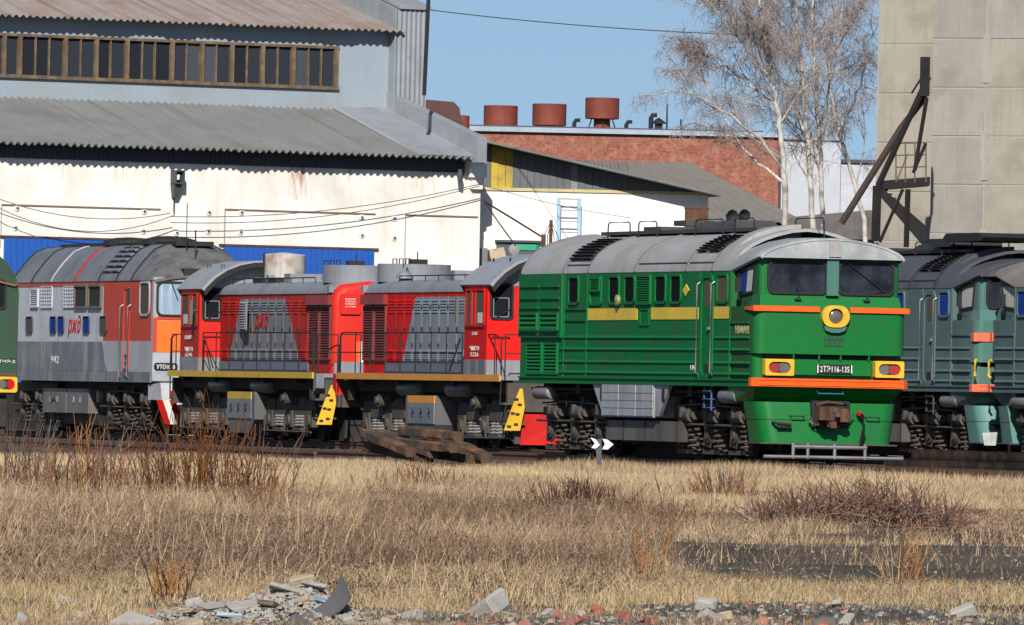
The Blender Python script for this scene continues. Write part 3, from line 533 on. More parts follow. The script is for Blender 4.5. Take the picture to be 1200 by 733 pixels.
    m = MB(); m.lathe([(.2, 0), (.18, .09), (.09, .16), (.02, .18)], (dx - 1.0, sd * .5, 3.95), 'z', 14); m.build('cowl', GREYP, fd, True)
    if extras.get('tank'):
        tx, tr, z0, z1 = extras['tank']; m = MB(); m.lathe([(tr, z0), (tr, z1 - .02), (tr * .96, z1), (.05, z1 + .05)], (tx, 0, 0), 'z', 28); st = m.build('roof_tank', mat('rusty_white_tank', (.42, .41, .38), .6, dirt=(.22, .11, .05), amt=.9, scale=2.2, streak=.6), R, True)
        m = MB(); m.tube([(tx + .1, sd * (tr + .02), z0 - .1), (tx + .1, sd * (tr + .02), z1 + .02)], .025, 6); m.build('tank_strap', BLK, st); MB().box(tx - 1.2, tx + 1.2, -.5, .5, 3.88, z0 + .01).build('tank_cradle', BLK, st)
    m = MB(); m.tube([(3.6, sd * .75, 4.0), (12, sd * .75, 4.0)], .015, 5)
    for k in range(8): m.tube([(3.6 + k * 1.2, sd * .75, 3.82), (3.6 + k * 1.2, sd * .75, 4.0)], .012, 5)
    m.build('roof_handrail', BLK, R)
    for xx, z in ((8.2, 4.12), (6.0, 4.1)): m = MB(); m.box(xx - .3, xx + .3, -.5, .5, 3.9, z); m.build('hood_hatch', GREYP, R)
    # walkway railings
    for s in (-1, 1):
        m = MB(); y = s * 1.46
        for i in range(9):
            xx = 3.5 + i * (14.7 - 3.5) / 8; m.tube([(xx, y, 1.6), (xx, y, 2.64)], .016, 6)
        m.tube([(3.5, y, 2.64), (14.55, y, 2.64), (14.75, y, 2.55), (14.9, y, 1.4), (14.95, y, .95)], .018, 6); m.tube([(3.5, y, 2.17), (14.7, y, 2.17)], .014, 6)
        m.tube([(3.7, y, 2.5), (4.6, y, 1.75)], .018, 6); m.tube([(.1, y, .95), (.05, y, 1.6), (.1, y, 2.5), (.6, y, 2.6), (1.2, y, 2.6)], .018, 6); m.tube([(.65, y, 1.6), (.65, y, 2.6)], .015, 6); m.build('railing', BLK, R)
    for xx, d in ((0, -1), (L_, 1)):
        for a, b in ((-1.4, -.9), (.9, 1.4)):
            m = MB()
            for yy in (a, b): m.tube([(xx + d * .05, yy, 1.6), (xx + d * .05, yy, 2.6)], .016, 6)
            m.tube([(xx + d * .05, a, 2.6), (xx + d * .05, b, 2.6)], .016, 6); m.tube([(xx + d * .05, a, 2.17), (xx + d * .05, b, 2.17)], .014, 6); m.build('end_railing', BLK, R)
        pass
        MB().box(min(xx, xx + d * .15), max(xx, xx + d * .15), -1.35, 1.35, .85, 1.5).build('end_beam', GEAR, R)
        for s in (-1, 1) if d == extras['cam_end'] else ():   # yellow step boards with dark footholds
            q = s * 1.0; m = MB(); xa, xb = xx + d * .32, xx + d * .36
            pts = [(s * 1.48, .42), (s * 1.10, .42), (s * 1.0, .95), (s * 1.06, 1.38), (s * 1.12, 1.38), (s * 1.30, .95)]
            m.prism(pts, 'x', min(xa, xb), max(xa, xb)); bo = m.build('step_board', YELLOW, R)
            for yy, z in ((s * 1.36, .50), (s * 1.20, .55), (s * 1.17, .78), (s * 1.28, .80), (s * 1.12, 1.0), (s * 1.2, 1.12)):
                m = MB(); m.prism(rrect(yy - .05, yy + .05, z - .025, z + .04, .02), 'x', xx + d * .34 - .022, xx + d * .34 + .022); m.build('foothold', BLK, bo)
            [MB().box(min(xx, xx + d * .32), max(xx, xx + d * .32), min(s * .98, s * 1.5), max(s * .98, s * 1.5), z_, z_ + .05).build('step', GEAR, bo) for z_ in (.55, 1.0)]
        sa3_coupler(R, xx + d * .3, 1.0, RUST, d)
        if not (extras.get('plough') and d == extras['cam_end']): continue
        m = MB(); m.hexa([(xx + d * .2, -1.05, .1), (xx + d * .85, 0, .1), (xx + d * .3, 0, .1), (xx + d * .15, -1.05, .1), (xx + d * .2, -1.0, .8), (xx + d * .6, 0, .8), (xx + d * .3, 0, .8), (xx + d * .15, -1.0, .8)]); m.hexa([(xx + d * .2, 1.05, .1), (xx + d * .85, 0, .1), (xx + d * .3, 0, .1), (xx + d * .15, 1.05, .1), (xx + d * .2, 1.0, .8), (xx + d * .6, 0, .8), (xx + d * .3, 0, .8), (xx + d * .15, 1.0, .8)]); m.build('snow_plough', REDP, R)
    MB().prism([(L_ + .0, 1.15), (L_ + .1, 1.65), (L_ + .35, 1.65), (L_ + .35, 1.3)], 'y', sd * 1.3, sd * 1.5).build('corner_bracket', REDP if extras.get('redcorner') else GREYD, R)
    # underframe
    a, b = 6.0, 8.75; yt = sd * 1.42
    m = MB(); m.prism([(a, .50), (a, 1.08), (a + .1, 1.18), (b - .1, 1.18), (b, 1.08), (b, .50), (b - .5, .16), (a + .3, .16)], 'y', -1.40, 1.40); tk = m.build('fuel_tank', mat('grey_fuel_tank', (.10, .10, .10), .55, dirt=(.05, .045, .04), amt=.5), R)
    tf = MB(); tf.box(a + .05, b - .3, min(sd * 1.40, sd * 1.43), max(sd * 1.40, sd * 1.43), .52, 1.0); tf.build('tank_panel', mat('blue_grey_tank', (.16, .18, .21), .5, dirt=(.07, .06, .06), amt=.5), tk)
    tf = MB(); tf.box(a + .05, b - .3, min(sd * 1.40, sd * 1.432), max(sd * 1.40, sd * 1.432), 1.0, 1.17); tf.build('tank_band', sillm, tk)
    for k in range(3):
        tf = MB(); xx = a + .45 + k * .75; tf.tube([(xx - .05, sd * 1.44, .68), (xx + .08, sd * 1.44, .74), (xx - .06, sd * 1.44, .8), (xx + .06, sd * 1.44, .88)], .018, 5); tf.build('tank_marking', BLK, tk)
    for x0, x1_ in ((3.6, 5.5), (8.0, 9.9)):
        m = MB(); m.lathe([(.05, 0), (.15, .04), (.17, .12), (.17, x1_ - x0 - .12), (.15, x1_ - x0 - .04), (.05, x1_ - x0)], (x0, sd * 1.2, 1.32), 'x', 16); m.build('air_reservoir', mat('grey_reservoir2', (.10, .10, .10), .5, dirt=(.05, .045, .04), amt=.5), R, True)
    for xc in (2.55, 11.3):
        m = MB()
        for s in (-1, 1):
            y0, y1 = sorted((s * 1.0, s * 1.12)); m.box(xc - 2.5, xc + 2.5, y0, y1, .62, .76)
            for t in (-2.0, 0, 2.0):
                m.box(xc + t - .24, xc + t + .24, y0 - .04, y1 + .05, .34, .74); m.cyl((xc + t, s * 1.1, .5), (xc + t, s * 1.22, .5), .14, 12)
                m.prism([(xc + t - .5, .74), (xc + t - .36, 1.02), (xc + t + .36, 1.02), (xc + t + .5, .74)], 'y', y0, y1); m.tube([(xc + t - .6, s * 1.18, .2), (xc + t - .3, s * 1.2, .25), (xc + t - .28, s * 1.2, .6)], .03, 6); m.box(xc + t - .7, xc + t - .58, y0, y1 + .05, .12, .5)
            for t in (-1.0, 1.0): m.prism([(xc + t - .62, .62), (xc + t - .5, .92), (xc + t - .3, 1.08), (xc + t + .3, 1.08), (xc + t + .5, .92), (xc + t + .62, .62)], 'y', y0 + .02, y1 + .04); m.box(xc + t - .42, xc + t + .42, y0 - .1, y1 + .1, .26, .32)
            m.cyl((xc + .2, s * 1.1, 1.04), (xc + .2, s * 1.34, 1.04), .17, 16); m.cyl((xc + .2, s * 1.34, 1.04), (xc + .2, s * 1.42, 1.04), .09, 12); m.tube([(xc - 2.4, s * 1.22, .24), (xc + 2.4, s * 1.22, .22)], .025, 6)
        m.box(xc - 2.3, xc + 2.3, -.7, .7, .25, 1.25); bo = m.build('bogie', GEAR, R, True)
        for t in (-2.0, 0, 2.0):
            for s in (-1, 1): inst(WHL, 'wheel', bo, (xc + t, s * .8, .525), (0, 0, 0 if s < 0 else math.pi))
        for t in (-1.0, 1.0):
            for s in (-1, 1): 
                for q in (-.2, .2): inst(SPRC, 'spring', bo, (xc + t + q, s * 1.08, .33))
    MB().box(.3, 14.6, -.6, .6, .03, 1.05).build('gap_blocker', GEARD, R); m = MB(); m.box(.3, 14.6, -1.0, 1.0, 1.0, 1.5); m.lathe([(.05, 0), (.14, .05), (.15, .3), (.1, .42), (.02, .45)], (14.2, sd * 1.25, .98), 'z', 14)  # full-length dark box added to block the bright gates behind
    for xx in (1.2, 4.5, 9.5, 12.8): m.box(xx - .1, xx + .1, -1.42, 1.42, 1.42, 1.56)
    m.build('underframe', GEARD, R)
    return R

def te10(name, label, cat, loc, yaw, sd=-1):
    """grey and red twin-unit section with a hipped cab roof; x=0 is the cab face"""
    R = empty(name, loc, yaw, label=label, cat=cat); W = 1.5; y = sd * W
    GR = mat('light_grey_body', (.47, .50, .55), .5, dirt=(.25, .25, .25), amt=.45, streak=.6, spec=.03); RD = mat('faded_red_body', (.50, .060, .040), .5, dirt=(.30, .06, .045), amt=.4, spec=.03)
    bx = lambda x0, x1, z0, z1, mt, nm, t=0.0, par=None: MB().box(x0, x1, -W - t, W + t, z0, z1).build(nm, mt, par or R)
    bx(-16.2, -5.55, 1.62, 3.94, GR, 'body'); 
    b = MB(); b.prism([(-5.55, 2.42), (-.2, 2.42), (-.2, 3.94), (-5.55, 3.94)], 'y', -W, W); b.build('body_red', RD, R)
    bx(-5.55, -.2, 1.62, 2.42, GREYL, 'body_lower'); 
    for a, b_ in ((-16.2, -5.5),): 
        m = MB(); m.prism([(a, 1.64), (-5.0, 1.64), (-5.62, 2.40), (a, 2.40)], 'y', y, y + sd * .01); m.build('dark_field', GREYD, R)
    m = MB(); m.box(-16.2, -.1, -W - .03, W + .03, 1.36, 1.62); m.build('frame_sill', GREYD, R)
    MB().box(-16.2, -5.55, min(y, y + sd * .012), max(y, y + sd * .012), 3.86, 3.94).build('red_cornice', RD, R)
    # cab face
    fc = MB(); fc.box(-.2, 0, -W, W, 1.40, 4.06); face = fc.build('cab_face', GREYL, R)
    MB().box(0, .012, -1.4, 1.4, 2.14, 2.96).build('orange_panel', mat('bright_orange', (.85, .15, .02), .5, amt=.15), face)
    for s in (-1, 1):
        MB().box(-.01, .014, min(s * 1.4, s * 1.498), max(s * 1.4, s * 1.498), 2.14, 3.02).build('red_edge', RD, face)
        m = MB(); a, b_ = sorted((s * 1.38, s * .12)); ring(m, rrect(a - .05, b_ + .05, 3.06, 3.96, .16), rrect(a, b_, 3.11, 3.91, .13), 'x', 0, .05); ww = m.build('windscreen', RUB, face); m = MB(); m.prism(rrect(a - .01, b_ + .01, 3.10, 3.92, .13), 'x', .002, .02); m.build('pane', mat('curtained_glass', (.20, .30, .40), .2, dirt=(.55, .60, .64), amt=.3, streak=1, sv=(1, 9, .5)), ww)
        m = MB(); m.tube([(.05, a + .3, 4.0), (.07, a + .5, 3.5)], .012, 5); m.build('wiper', BLK, ww)
    MB().box(0, .02, -1.4, 1.4, 2.98, 3.06).build('red_edge', RD, face)
    pl = MB(); pl.prism(rrect(-1.46, -.84, 1.67, 1.87, .07), 'x', 0, .03); pp = pl.build('number_plate', BLK, face); front_text('УТО1010', .11, .034, -1.15, 1.77, WHT, pp, .48, bold=.01)
    MB().box(0, .01, -1.48, 1.48, 1.62, 2.12).build('lower_face', mat('pale_face', (.36, .39, .44), .5, amt=.3), face)
    m = MB(); m.hexa([(-.4, -1.5, .92), (.5, -1.35, .92), (.8, 0, .92), (-.4, 0, .92), (-.4, -1.5, 1.3), (.3, -1.35, 1.36), (.5, 0, 1.36), (-.4, 0, 1.3)]); m.hexa([(-.4, 1.5, .92), (.5, 1.35, .92), (.8, 0, .92), (-.4, 0, .92), (-.4, 1.5, 1.3), (.3, 1.35, 1.36), (.5, 0, 1.36), (-.4, 0, 1.3)]); pw = m.build('snow_plough', GREYL, R)
    for k in range(9):
        m = MB(); a = -1.5 + k * .17
        m.hexa([(.40, a + .25, .30), (.44, a + .41, .30), (.40, a + .41, .30), (.36, a + .25, .30), (.52, a, .92), (.56, a + .16, .92), (.52, a + .16, .92), (.48, a, .92)]); m.build('plough_stripe', REDP if k % 2 == 0 else WHT, pw)
    m = MB(); m.lathe([(.02, 0), (.1, .02), (.12, .1), (.1, .2), (.02, .22)], (.55, -1.05, .95), 'z', 12); m.build('buffer_tap', REDP, R)
    # roof
    P = [(1.52, 3.98), (1.46, 4.12), (1.2, 4.48), (.9, 4.80), (.6, 4.93), (.3, 4.96), (0, 4.97)]
    RF = mat('grey_roof_paint', (.15, .165, .185), .45, dirt=(.06, .055, .05), amt=.5)
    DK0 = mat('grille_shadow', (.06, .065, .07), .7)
    sm = [-16.2, -13.9, -11.6, -8.9, -6.1, -4.1, -2.4]
    for a, b_ in zip(sm[:-1], sm[1:]): roofpanel(R, a + .005, b_ - .005, RF, P)
    for k, xx in enumerate(sm): roofstrip(R, xx, BLK if k not in (2, 3) else (GREYL if k == 2 else REDP), P, .08)
    def rr(x, kz, ky): pts = [(a * ky, 3.98 + (b - 3.98) * kz) for a, b in P]; up = roof_ring(x, pts); return up + [(q[0], q[1] * .97, q[2] - .06) for q in reversed(up)]
    m = MB(); m.loft([rr(-2.4, 1, 1), rr(-1.2, .72, 1), rr(.06, .14, .99)]); m.build('cab_roof', mat('sooty_cab_roof', (.13, .13, .13), .6, dirt=(.035, .033, .03), amt=.9, scale=1.6), R, True)
    MB().box(-.3, .05, -.72, -.12, 4.13, 4.30).build('roof_intake', BLK, R)
    m = MB(); m.box(-15, -1.8, -.5, .5, 4.9, 5.02); m.build('roof_walkway', BLK, R)
    for xx in (-9.0, -4.6): m = MB(); m.lathe([(.75, 4.95), (.7, 5.08), (.4, 5.16), (.05, 5.18)], (xx, 0, 0), 'z', 24); m.build('roof_cowl', BLK, R, True)
    m = MB(); m.tube([(-1.5, -.3, 4.7), (-1.5, -.3, 6.0)], .012, 5); m.tube([(-.9, -.2, 4.4), (-.95, -.2, 5.3)], .02, 5); m.build('aerial', BLK, R)
    roof_grille(R, -5.95, -5.15, 1.2, 3.6, RF, sd, 6, P, DK0); roof_grille(R, -5.05, -4.25, 1.2, 3.6, RF, sd, 6, P, DK0)
    # side
    louvre(R, -14.0, -13.1, 3.3, 3.80, y, sd, GR, 8)
    for a, b_, z0, z1 in ((-12.75, -11.5, 3.3, 3.86), (-10.1, -8.85, 3.3, 3.86)):
        m = MB()
        for i in range(7): m.box(a + (b_ - a) * i / 6 - .03, a + (b_ - a) * i / 6 + .03, min(y, y + sd * .03), max(y, y + sd * .03), z0, z1)
        for j in range(7): m.box(a, b_, min(y, y + sd * .032), max(y, y + sd * .032), z0 + (z1 - z0) * j / 6 - .015, z0 + (z1 - z0) * j / 6 + .015)
        g = m.build('mesh_grille', GR, R); MB().box(a, b_, min(y, y + sd * .004), max(y, y + sd * .004), z0, z1).build('backing', BLK, g)
    for a, b_ in ((-8.8, -7.35), (-7.2, -5.72)):
        m = MB(); ring(m, rrect(a, b_, 3.27, 3.90, .02, 1), rrect(a + .07, b_ - .07, 3.33, 3.84, .02, 1), 'y', y, y + sd * .06); g = m.build('shutter', mat('brown_shutter_frame', (.12, .10, .08), .6), R); MB().box(a + .06, b_ - .06, min(y, y + sd * .02), max(y, y + sd * .02), 3.32, 3.85).build('shutter_leaf', BLK, g)
    for a, b_, mt_ in ((-14.5, -13.75, GLN), (-11.65, -10.95, GLB), (-10.73, -10.03, GLB), (-7.8, -7.08, GLB), (-5.87, -5.12, GLN)): windowpart(R, a, b_, 2.62, 3.05, y, sd, mat('dark_seal', (.05, .055, .07), .6), mt_, .12, .02)
    side_text('рж∂', .6, -8.85, 2.80, y + sd * .006, sd, REDP, R, 1.5, 'railway_logo', .02); side_text('942', .2, -11.0, 1.92, y + sd * .014, sd, WHT, R, .9)
    windowpart(R, -1.4, -.42, 3.12, 3.90, y, sd, GREYL, GLN, .16, .06, 'side_window')
    m = MB(); m.prism(rrect(-2.9, -2.5, 3.36, 3.78, .04), 'y', y, y + sd * .02); m.build('door_light', GLN, R)
    for xx in (-3.35, -2.5): MB().tube([(xx, y, 3.35), (xx, y + sd * .08, 3.3), (xx, y + sd * .08, 1.5), (xx, y, 1.45)], .025, 6).build('door_handrail', STEEL, R)
    m = MB(); ring(m, rrect(-3.25, -2.6, 1.66, 3.80, .05), rrect(-3.2, -2.65, 1.71, 3.75, .04), 'y', y, y + sd * .02); m.build('door_frame', RD, R)
    for z in (1.45, 1.62, 1.80, 1.98): MB().box(-2.95, -2.65, min(y, y + sd * .035), max(y, y + sd * .035), z, z + .09).build('step_hole', BLK, R)
    MB().box(-16.2, -.3, min(y, y + sd * .018), max(y, y + sd * .018), 1.60, 1.63).build('rib', GREYD, R)
    bxm = mat('grey_battery_box', (.12, .125, .125), .6, dirt=(.06, .055, .05), amt=.5)
    for a, b_ in ((-12.9, -10.2), (-10.1, -7.6)):
        m = MB(); m.box(a, b_, -1.38, 1.38, .52, 1.16); g = m.build('battery_box', bxm, R)
        for q in (.35, .65): MB().box(a + (b_ - a) * q - .03, a + (b_ - a) * q + .03, min(sd * 1.38, sd * 1.42), max(sd * 1.38, sd * 1.42), .8, .95).build('latch', STEEL, g)
    m = MB(); m.box(-12.6, -5, -1.2, 1.2, .22, .5); m.build('fuel_tank', GEARD, R)
    MB().box(-17.2, -.6, -1.0, 1.0, .85, 1.4).build('gear_case', GEARD, R); MB().box(-20, -12, -1.2, 1.2, .03, 1.3).build('rear_gap_blocker', GEARD, R); MB().box(-17.6, -1, -.6, .6, .03, .9).build('underframe', GEARD, R)  # rear and low centre boxes added to block the bright gate behind
    bogie3(R, -3.8); bogie3(R, -14.0); sa3_coupler(R, .1, 1.0, RUST)
    for xx, z in ((-7.0, .98), (-5.6, .8)): m = MB(); m.lathe([(.05, 0), (.16, .03), (.17, .14), (.05, .16)], (xx, sd * 1.3, z), 'y', 16); m.build('brake_pulley', mat('tan_pulley', (.22, .2, .15), .6), R, True)
    return R

def old_loco(name, label, cat, loc, yaw):
    """dark green section whose cab end has a rounded roof; x=0 is the end face"""
    R = empty(name, loc, yaw, label=label, cat=cat); G = mat('dark_green_old', (.022, .062, .035), .5, dirt=(.03, .03, .022), amt=.5)
    p = [(1.5, 1.0), (1.52, 3.40), (1.49, 3.62), (1.40, 3.86), (1.22, 4.10), (.95, 4.32), (.5, 4.5), (0, 4.55)]; pr = p + [(-a, b) for a, b in p[-2::-1]]
    m = MB(); m.prism(pr, 'x', -15, 0); m.prism([(a * .985, 1.0 + (b - 1) * .99) for a, b in pr], 'x', 0, .05); m.build('body', G, R, True)
    for s in (-1, 1):
        m = MB(); ring(m, rrect(min(s * 1.50, s * .98), max(s * 1.50, s * .98), 1.05, 1.42, .06), rrect(min(s * 1.44, s * 1.04), max(s * 1.44, s * 1.04), 1.12, 1.36, .11), 'x', .04, .12); lb = m.build('lamp_box', YELLOW, R); m = MB(); m.prism(rrect(min(s * 1.45, s * 1.03), max(s * 1.45, s * 1.03), 1.11, 1.37, .11), 'x', .05, .08); m.build('lens_holder', RUB, lb)
        for u, mt_ in ((1.36, REDL if False else REDP), (1.14, LENS)): m = MB(); m.prism(rrect(s * u - .1, s * u + .1, 1.13, 1.35, .09), 'x', .08, .1); m.build('lens', mt_, lb)
        m = MB(); a, b = sorted((s * 1.2, s * .15)); ring(m, rrect(a, b, 3.0, 3.7, .1), rrect(a + .05, b - .05, 3.05, 3.65, .08), 'x', .05, .09); ww = m.build('windscreen', RUB, R); m = MB(); m.prism(rrect(a + .04, b - .04, 3.04, 3.66, .08), 'x', .05, .06); m.build('pane', GL, ww)
        m = MB(); m.tube([(.05, s * .9, 3.70), (.12, s * 1.1, 3.62), (.12, s * 1.42, 3.56), (.05, s * 1.47, 3.60)], .018, 6); m.build('grab_rail', mat('orange_brown_rail', (.35, .12, .05), .6), R)
    MB().box(.05, .07, -1.46, 1.46, 1.44, 1.50).build('band', RUST, R); front_text('ТЧЭ-2', .07, .056, 1.25, 1.78, WHT, R, .4); MB().box(.05, .065, .95, 1.47, 1.84, 1.87).build('rib', G, R)
    MB().box(-14, -.2, -1.3, 1.3, .05, 1.0).build('underframe', GEARD, R); bogie3(R, -3.4); bogie3(R, -12); sa3_coupler(R, .05, 1.0, RUST)  # underframe box widened to block the blue gate seen below the body
    m = MB(); m.box(-.4, -.1, -1.3, 1.3, .25, .98); m.build('plough', GEARD, R)  # plain dark box, added to help block the gate
    return R

# ------------------------------------------------------------------ the trains
HG = mat('hero_green_side', (.006, .145, .040), .45, dirt=(.05, .075, .038), amt=.5, streak=.6, scale=.8, var=.22, spec=.02); HF = mat('hero_green_face', (.004, .135, .024), .42, dirt=(.020, .088, .034), amt=.55, streak=.4, var=.14, spec=.25)
HP = mat('hero_pillar', (.05, .15, .12), .5); HR = mat('hero_roof', (.30, .30, .30), .55, dirt=(.20, .14, .09), amt=.55, scale=1.0, streak=.5); HCR = mat('hero_cab_roof', (.24, .25, .26), .5, dirt=(.5, .52, .52), amt=.8, scale=1.1, streak=0, rust=(.55, .30, .08), rust_amt=-.15, rscale=1.4)
DK = mat('dark_roof_metal', (.05, .05, .052), .6, dirt=(.02, .02, .02), amt=.5)
hero_pal = dict(body=HG, sill=HG, face=HF, roof=HR, cabroof=HCR, roofdark=DK, strip=mat('roof_strip_grey', (.15, .15, .16), .6), cabside=mat('hero_dull_side', (.016, .10, .032), .55, dirt=(.055, .065, .03), amt=.5, streak=.5, spec=.02), pillar=HP, band=ORANGE, bandtop=1, lamp=YELLOW, headlight=1, plate='2ТЭ116-135', seam=mat('hero_seam', (.006, .07, .02), .5), yb=1, panes=[GL, GL, GL, GL, GL, GLN], tank=mat('light_grey_tank', (.33, .35, .38), .55, dirt=(.12, .10, .08), amt=.5, streak=.6))
GPOS = (6.25073564, 224.00900323, 0)
hero = te_loco('diesel_locomotive', 'bright green diesel locomotive with orange bumper and yellow lamp boxes', 'locomotive', None, GPOS, YAW, hero_pal, -1, True)
HT = mat('pale_yellow_text', (.45, .42, .2), .6)
side_text('НВ40А92', .17, -.86, 2.61, -1.556, -1, HT, hero, .95); side_text('135', .1, -4.3, 1.85, -1.556, -1, WHT, hero, .3)
TB = mat('teal_side', (.095, .150, .145), .5, dirt=(.06, .085, .08), amt=.45, streak=.35, spec=.03); TF = mat('teal_face', (.055, .15, .125), .5, amt=.4); TR = mat('teal_loco_roof', (.066, .068, .076), .5, dirt=(.03, .03, .032), amt=.4)
teal = dict(body=TB, sill=TB, face=TF, roof=TR, roofdark=mat('black_roof_metal', (.02, .02, .022), .6), pillar=TF, band=mat('salmon_orange', (.75, .15, .08), .55), bandmid=1, lamp=YELLOW, seam=TB, panes=[GL, GL, GL, GLW, GLB, GLB], tank=mat('mid_grey_tank', (.22, .22, .23), .55, dirt=(.08, .07, .06), amt=.5), sidepane=GLW, skirt=mat('teal_skirt', (.11, .25, .22), .5, amt=.4), hrail=STEEL)
CE = 79.9; dE = Vector((math.sin(TH), -math.cos(TH), 0))
pE = on_track(CE, 258)
def along(base, s): return base + dE * s
e1 = along(pE, 8.65)
te_loco('diesel_locomotive', 'dull teal diesel locomotive parked beyond the bright green one, dark blue-grey roof', 'locomotive', 'twin teal locomotives coupled cab to cab', e1, YAW, teal, -1)
teal2 = dict(teal); teal2['roof'] = mat('tan_loco_roof', (.22, .19, .16), .55, dirt=(.10, .09, .08), amt=.5); teal2['roofdark'] = mat('brown_roof_strip', (.06, .055, .05), .6); teal2['panes'] = [GL, GL, GL, GL, GLB, GLB]
te_loco('diesel_locomotive', 'teal diesel locomotive with tan cab roof, coupled to the dark-roofed teal one', 'locomotive', 'twin teal locomotives coupled cab to cab', along(pE, 9.75), YAW + math.pi, teal2, 1)
CB = 72.4; pB = on_track(CB, 260)
RA = livery('switcher_red_a', (.40, .022, .016), (.17, .18, .20), (4.3, 5.45), (11.5, 10.0), 3.49, (.14, .03, .025)); RB = livery('switcher_red_b', (.56, .012, .010), (.20, .225, .26), (3.25, 3.25), (10.7, 9.65), 3.49, (.2, .02, .02))
RBr = mat('switcher_bright_red', (.60, .010, .008), .45, dirt=(.35, .012, .01), amt=.2, streak=.15, spec=.2); RAr = mat('switcher_sunlit_red_a', (.54, .020, .012), .5, dirt=(.35, .02, .015), amt=.25, streak=.2, spec=.2)  # end-face reds lighter than the sides: sunlight put into the colour
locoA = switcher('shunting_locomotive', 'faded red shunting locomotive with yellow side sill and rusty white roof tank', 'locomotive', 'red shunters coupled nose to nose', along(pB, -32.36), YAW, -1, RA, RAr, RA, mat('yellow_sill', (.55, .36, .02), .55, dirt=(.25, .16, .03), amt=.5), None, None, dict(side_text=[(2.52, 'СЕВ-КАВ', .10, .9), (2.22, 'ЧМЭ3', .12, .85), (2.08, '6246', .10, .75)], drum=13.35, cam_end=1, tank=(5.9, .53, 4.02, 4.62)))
side_text('рж∂', .55, 7.6, 2.92, -.985, -1, REDP, locoA, 1.35, 'railway_logo', .02)
mL = MB(); mL.hexa([(5.5, -.99, 2.72), (6.8, -1.15, 2.70), (6.8, -1.18, 2.70), (5.5, -1.02, 2.72), (5.5, -.99, 3.48), (6.8, -1.15, 3.46), (6.8, -1.18, 3.46), (5.5, -1.02, 3.48)]); ol = mL.build('open_shutter', GREYP, locoA)
mL = MB()
for k in range(11): mL.hexa([(5.6, -1.04, 2.76 + k * .063), (6.7, -1.175, 2.75 + k * .063), (6.7, -1.205, 2.74 + k * .063), (5.6, -1.07, 2.75 + k * .063), (5.6, -1.03, 2.79 + k * .063), (6.7, -1.165, 2.78 + k * .063), (6.7, -1.175, 2.78 + k * .063), (5.6, -1.04, 2.79 + k * .063)])
mL.build('shutter_slats', GREYL, ol)
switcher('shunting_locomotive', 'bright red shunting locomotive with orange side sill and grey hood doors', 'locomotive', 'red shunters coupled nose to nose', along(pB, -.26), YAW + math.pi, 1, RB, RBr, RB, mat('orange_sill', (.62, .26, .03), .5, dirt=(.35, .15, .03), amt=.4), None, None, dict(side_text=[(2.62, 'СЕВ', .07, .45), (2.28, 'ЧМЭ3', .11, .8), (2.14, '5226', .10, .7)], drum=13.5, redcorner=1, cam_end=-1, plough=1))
te10('diesel_locomotive', 'grey and red diesel locomotive with orange cab front behind the shunters', 'locomotive', along(pB, -34.1), YAW)
old_loco('diesel_locomotive', 'dark green round-roofed locomotive end with yellow lamp box at the yard edge', 'locomotive', on_track(60.27, 268), YAW)
# ------------------------------------------------------------------ ground
def gz(X, Y):
    t = np.clip((Y - 85) / 105, 0, 1); t = t * t * (3 - 2 * t); z = -.52 + .28 * t
    return z + .035 * np.sin(X * .55 + Y * .13) + .03 * np.sin(Y * .31 - X * .9) + .02 * np.sin(X * 1.7 + Y * .71)
def ground():
    xs = np.concatenate([[-1500, -700, -300, -120, -60], np.arange(-36, 40.1, .8), [60, 120, 300, 700, 1500]]); ys = np.concatenate([[-300, -100, 0, 40, 60], np.arange(70, 400.1, 1.0), [450, 600, 900, 1600, 3000, 6000]])
    XX, YY = np.meshgrid(xs, ys); ZZ = gz(XX, YY); n, m_ = XX.shape
    me = bpy.data.meshes.new('ground'); v = np.stack([XX, YY, ZZ], -1).reshape(-1, 3); i = np.arange(n * m_).reshape(n, m_)
    q = np.stack([i[:-1, :-1], i[:-1, 1:], i[1:, 1:], i[1:, :-1]], -1).reshape(-1, 4); me.from_pydata(v.tolist(), [], q.tolist()); me.shade_smooth()
    m = mat('dry_soil', (.085, .070, .052), .95, dirt=(.025, .023, .022), amt=.75, scale=.35, streak=0, var=.35, bump=.8, bscale=9, spec=.1); me.materials.append(m)
    o = bpy.data.objects.new('ground', me); COL.objects.link(o); tag(o, kind='structure')
ground()
# ------------------------------------------------------------------ tracks
RAILP = [(-.075, 0), (-.075, .012), (-.012, .03), (-.012, .13), (-.036, .14), (-.036, .18), (.036, .18), (.036, .14), (.012, .13), (.012, .03), (.075, .012), (.075, 0)]
TIE = mat('old_sleeper', (.05, .038, .03), .9, dirt=(.10, .085, .07), amt=.5, scale=2, bump=.6, bscale=14)
def sleeper_mesh(L_=2.7, w_=.24, h=.17, mt=None, name='sleeper'):
    m = MB(); b = .02; pts = []
    for x in (-L_ / 2, L_ / 2): pass
    pr = [(-w_ / 2, 0), (w_ / 2, 0), (w_ / 2, h - b), (w_ / 2 - b, h), (-w_ / 2 + b, h), (-w_ / 2, h - b)]
    m.prism(pr, 'x', -L_ / 2, L_ / 2); return m.mesh(name, mt or TIE)
SLP = sleeper_mesh()
RAILM = mat('rusty_rail', (.12, .06, .038), .7, dirt=(.06, .035, .025), amt=.5)
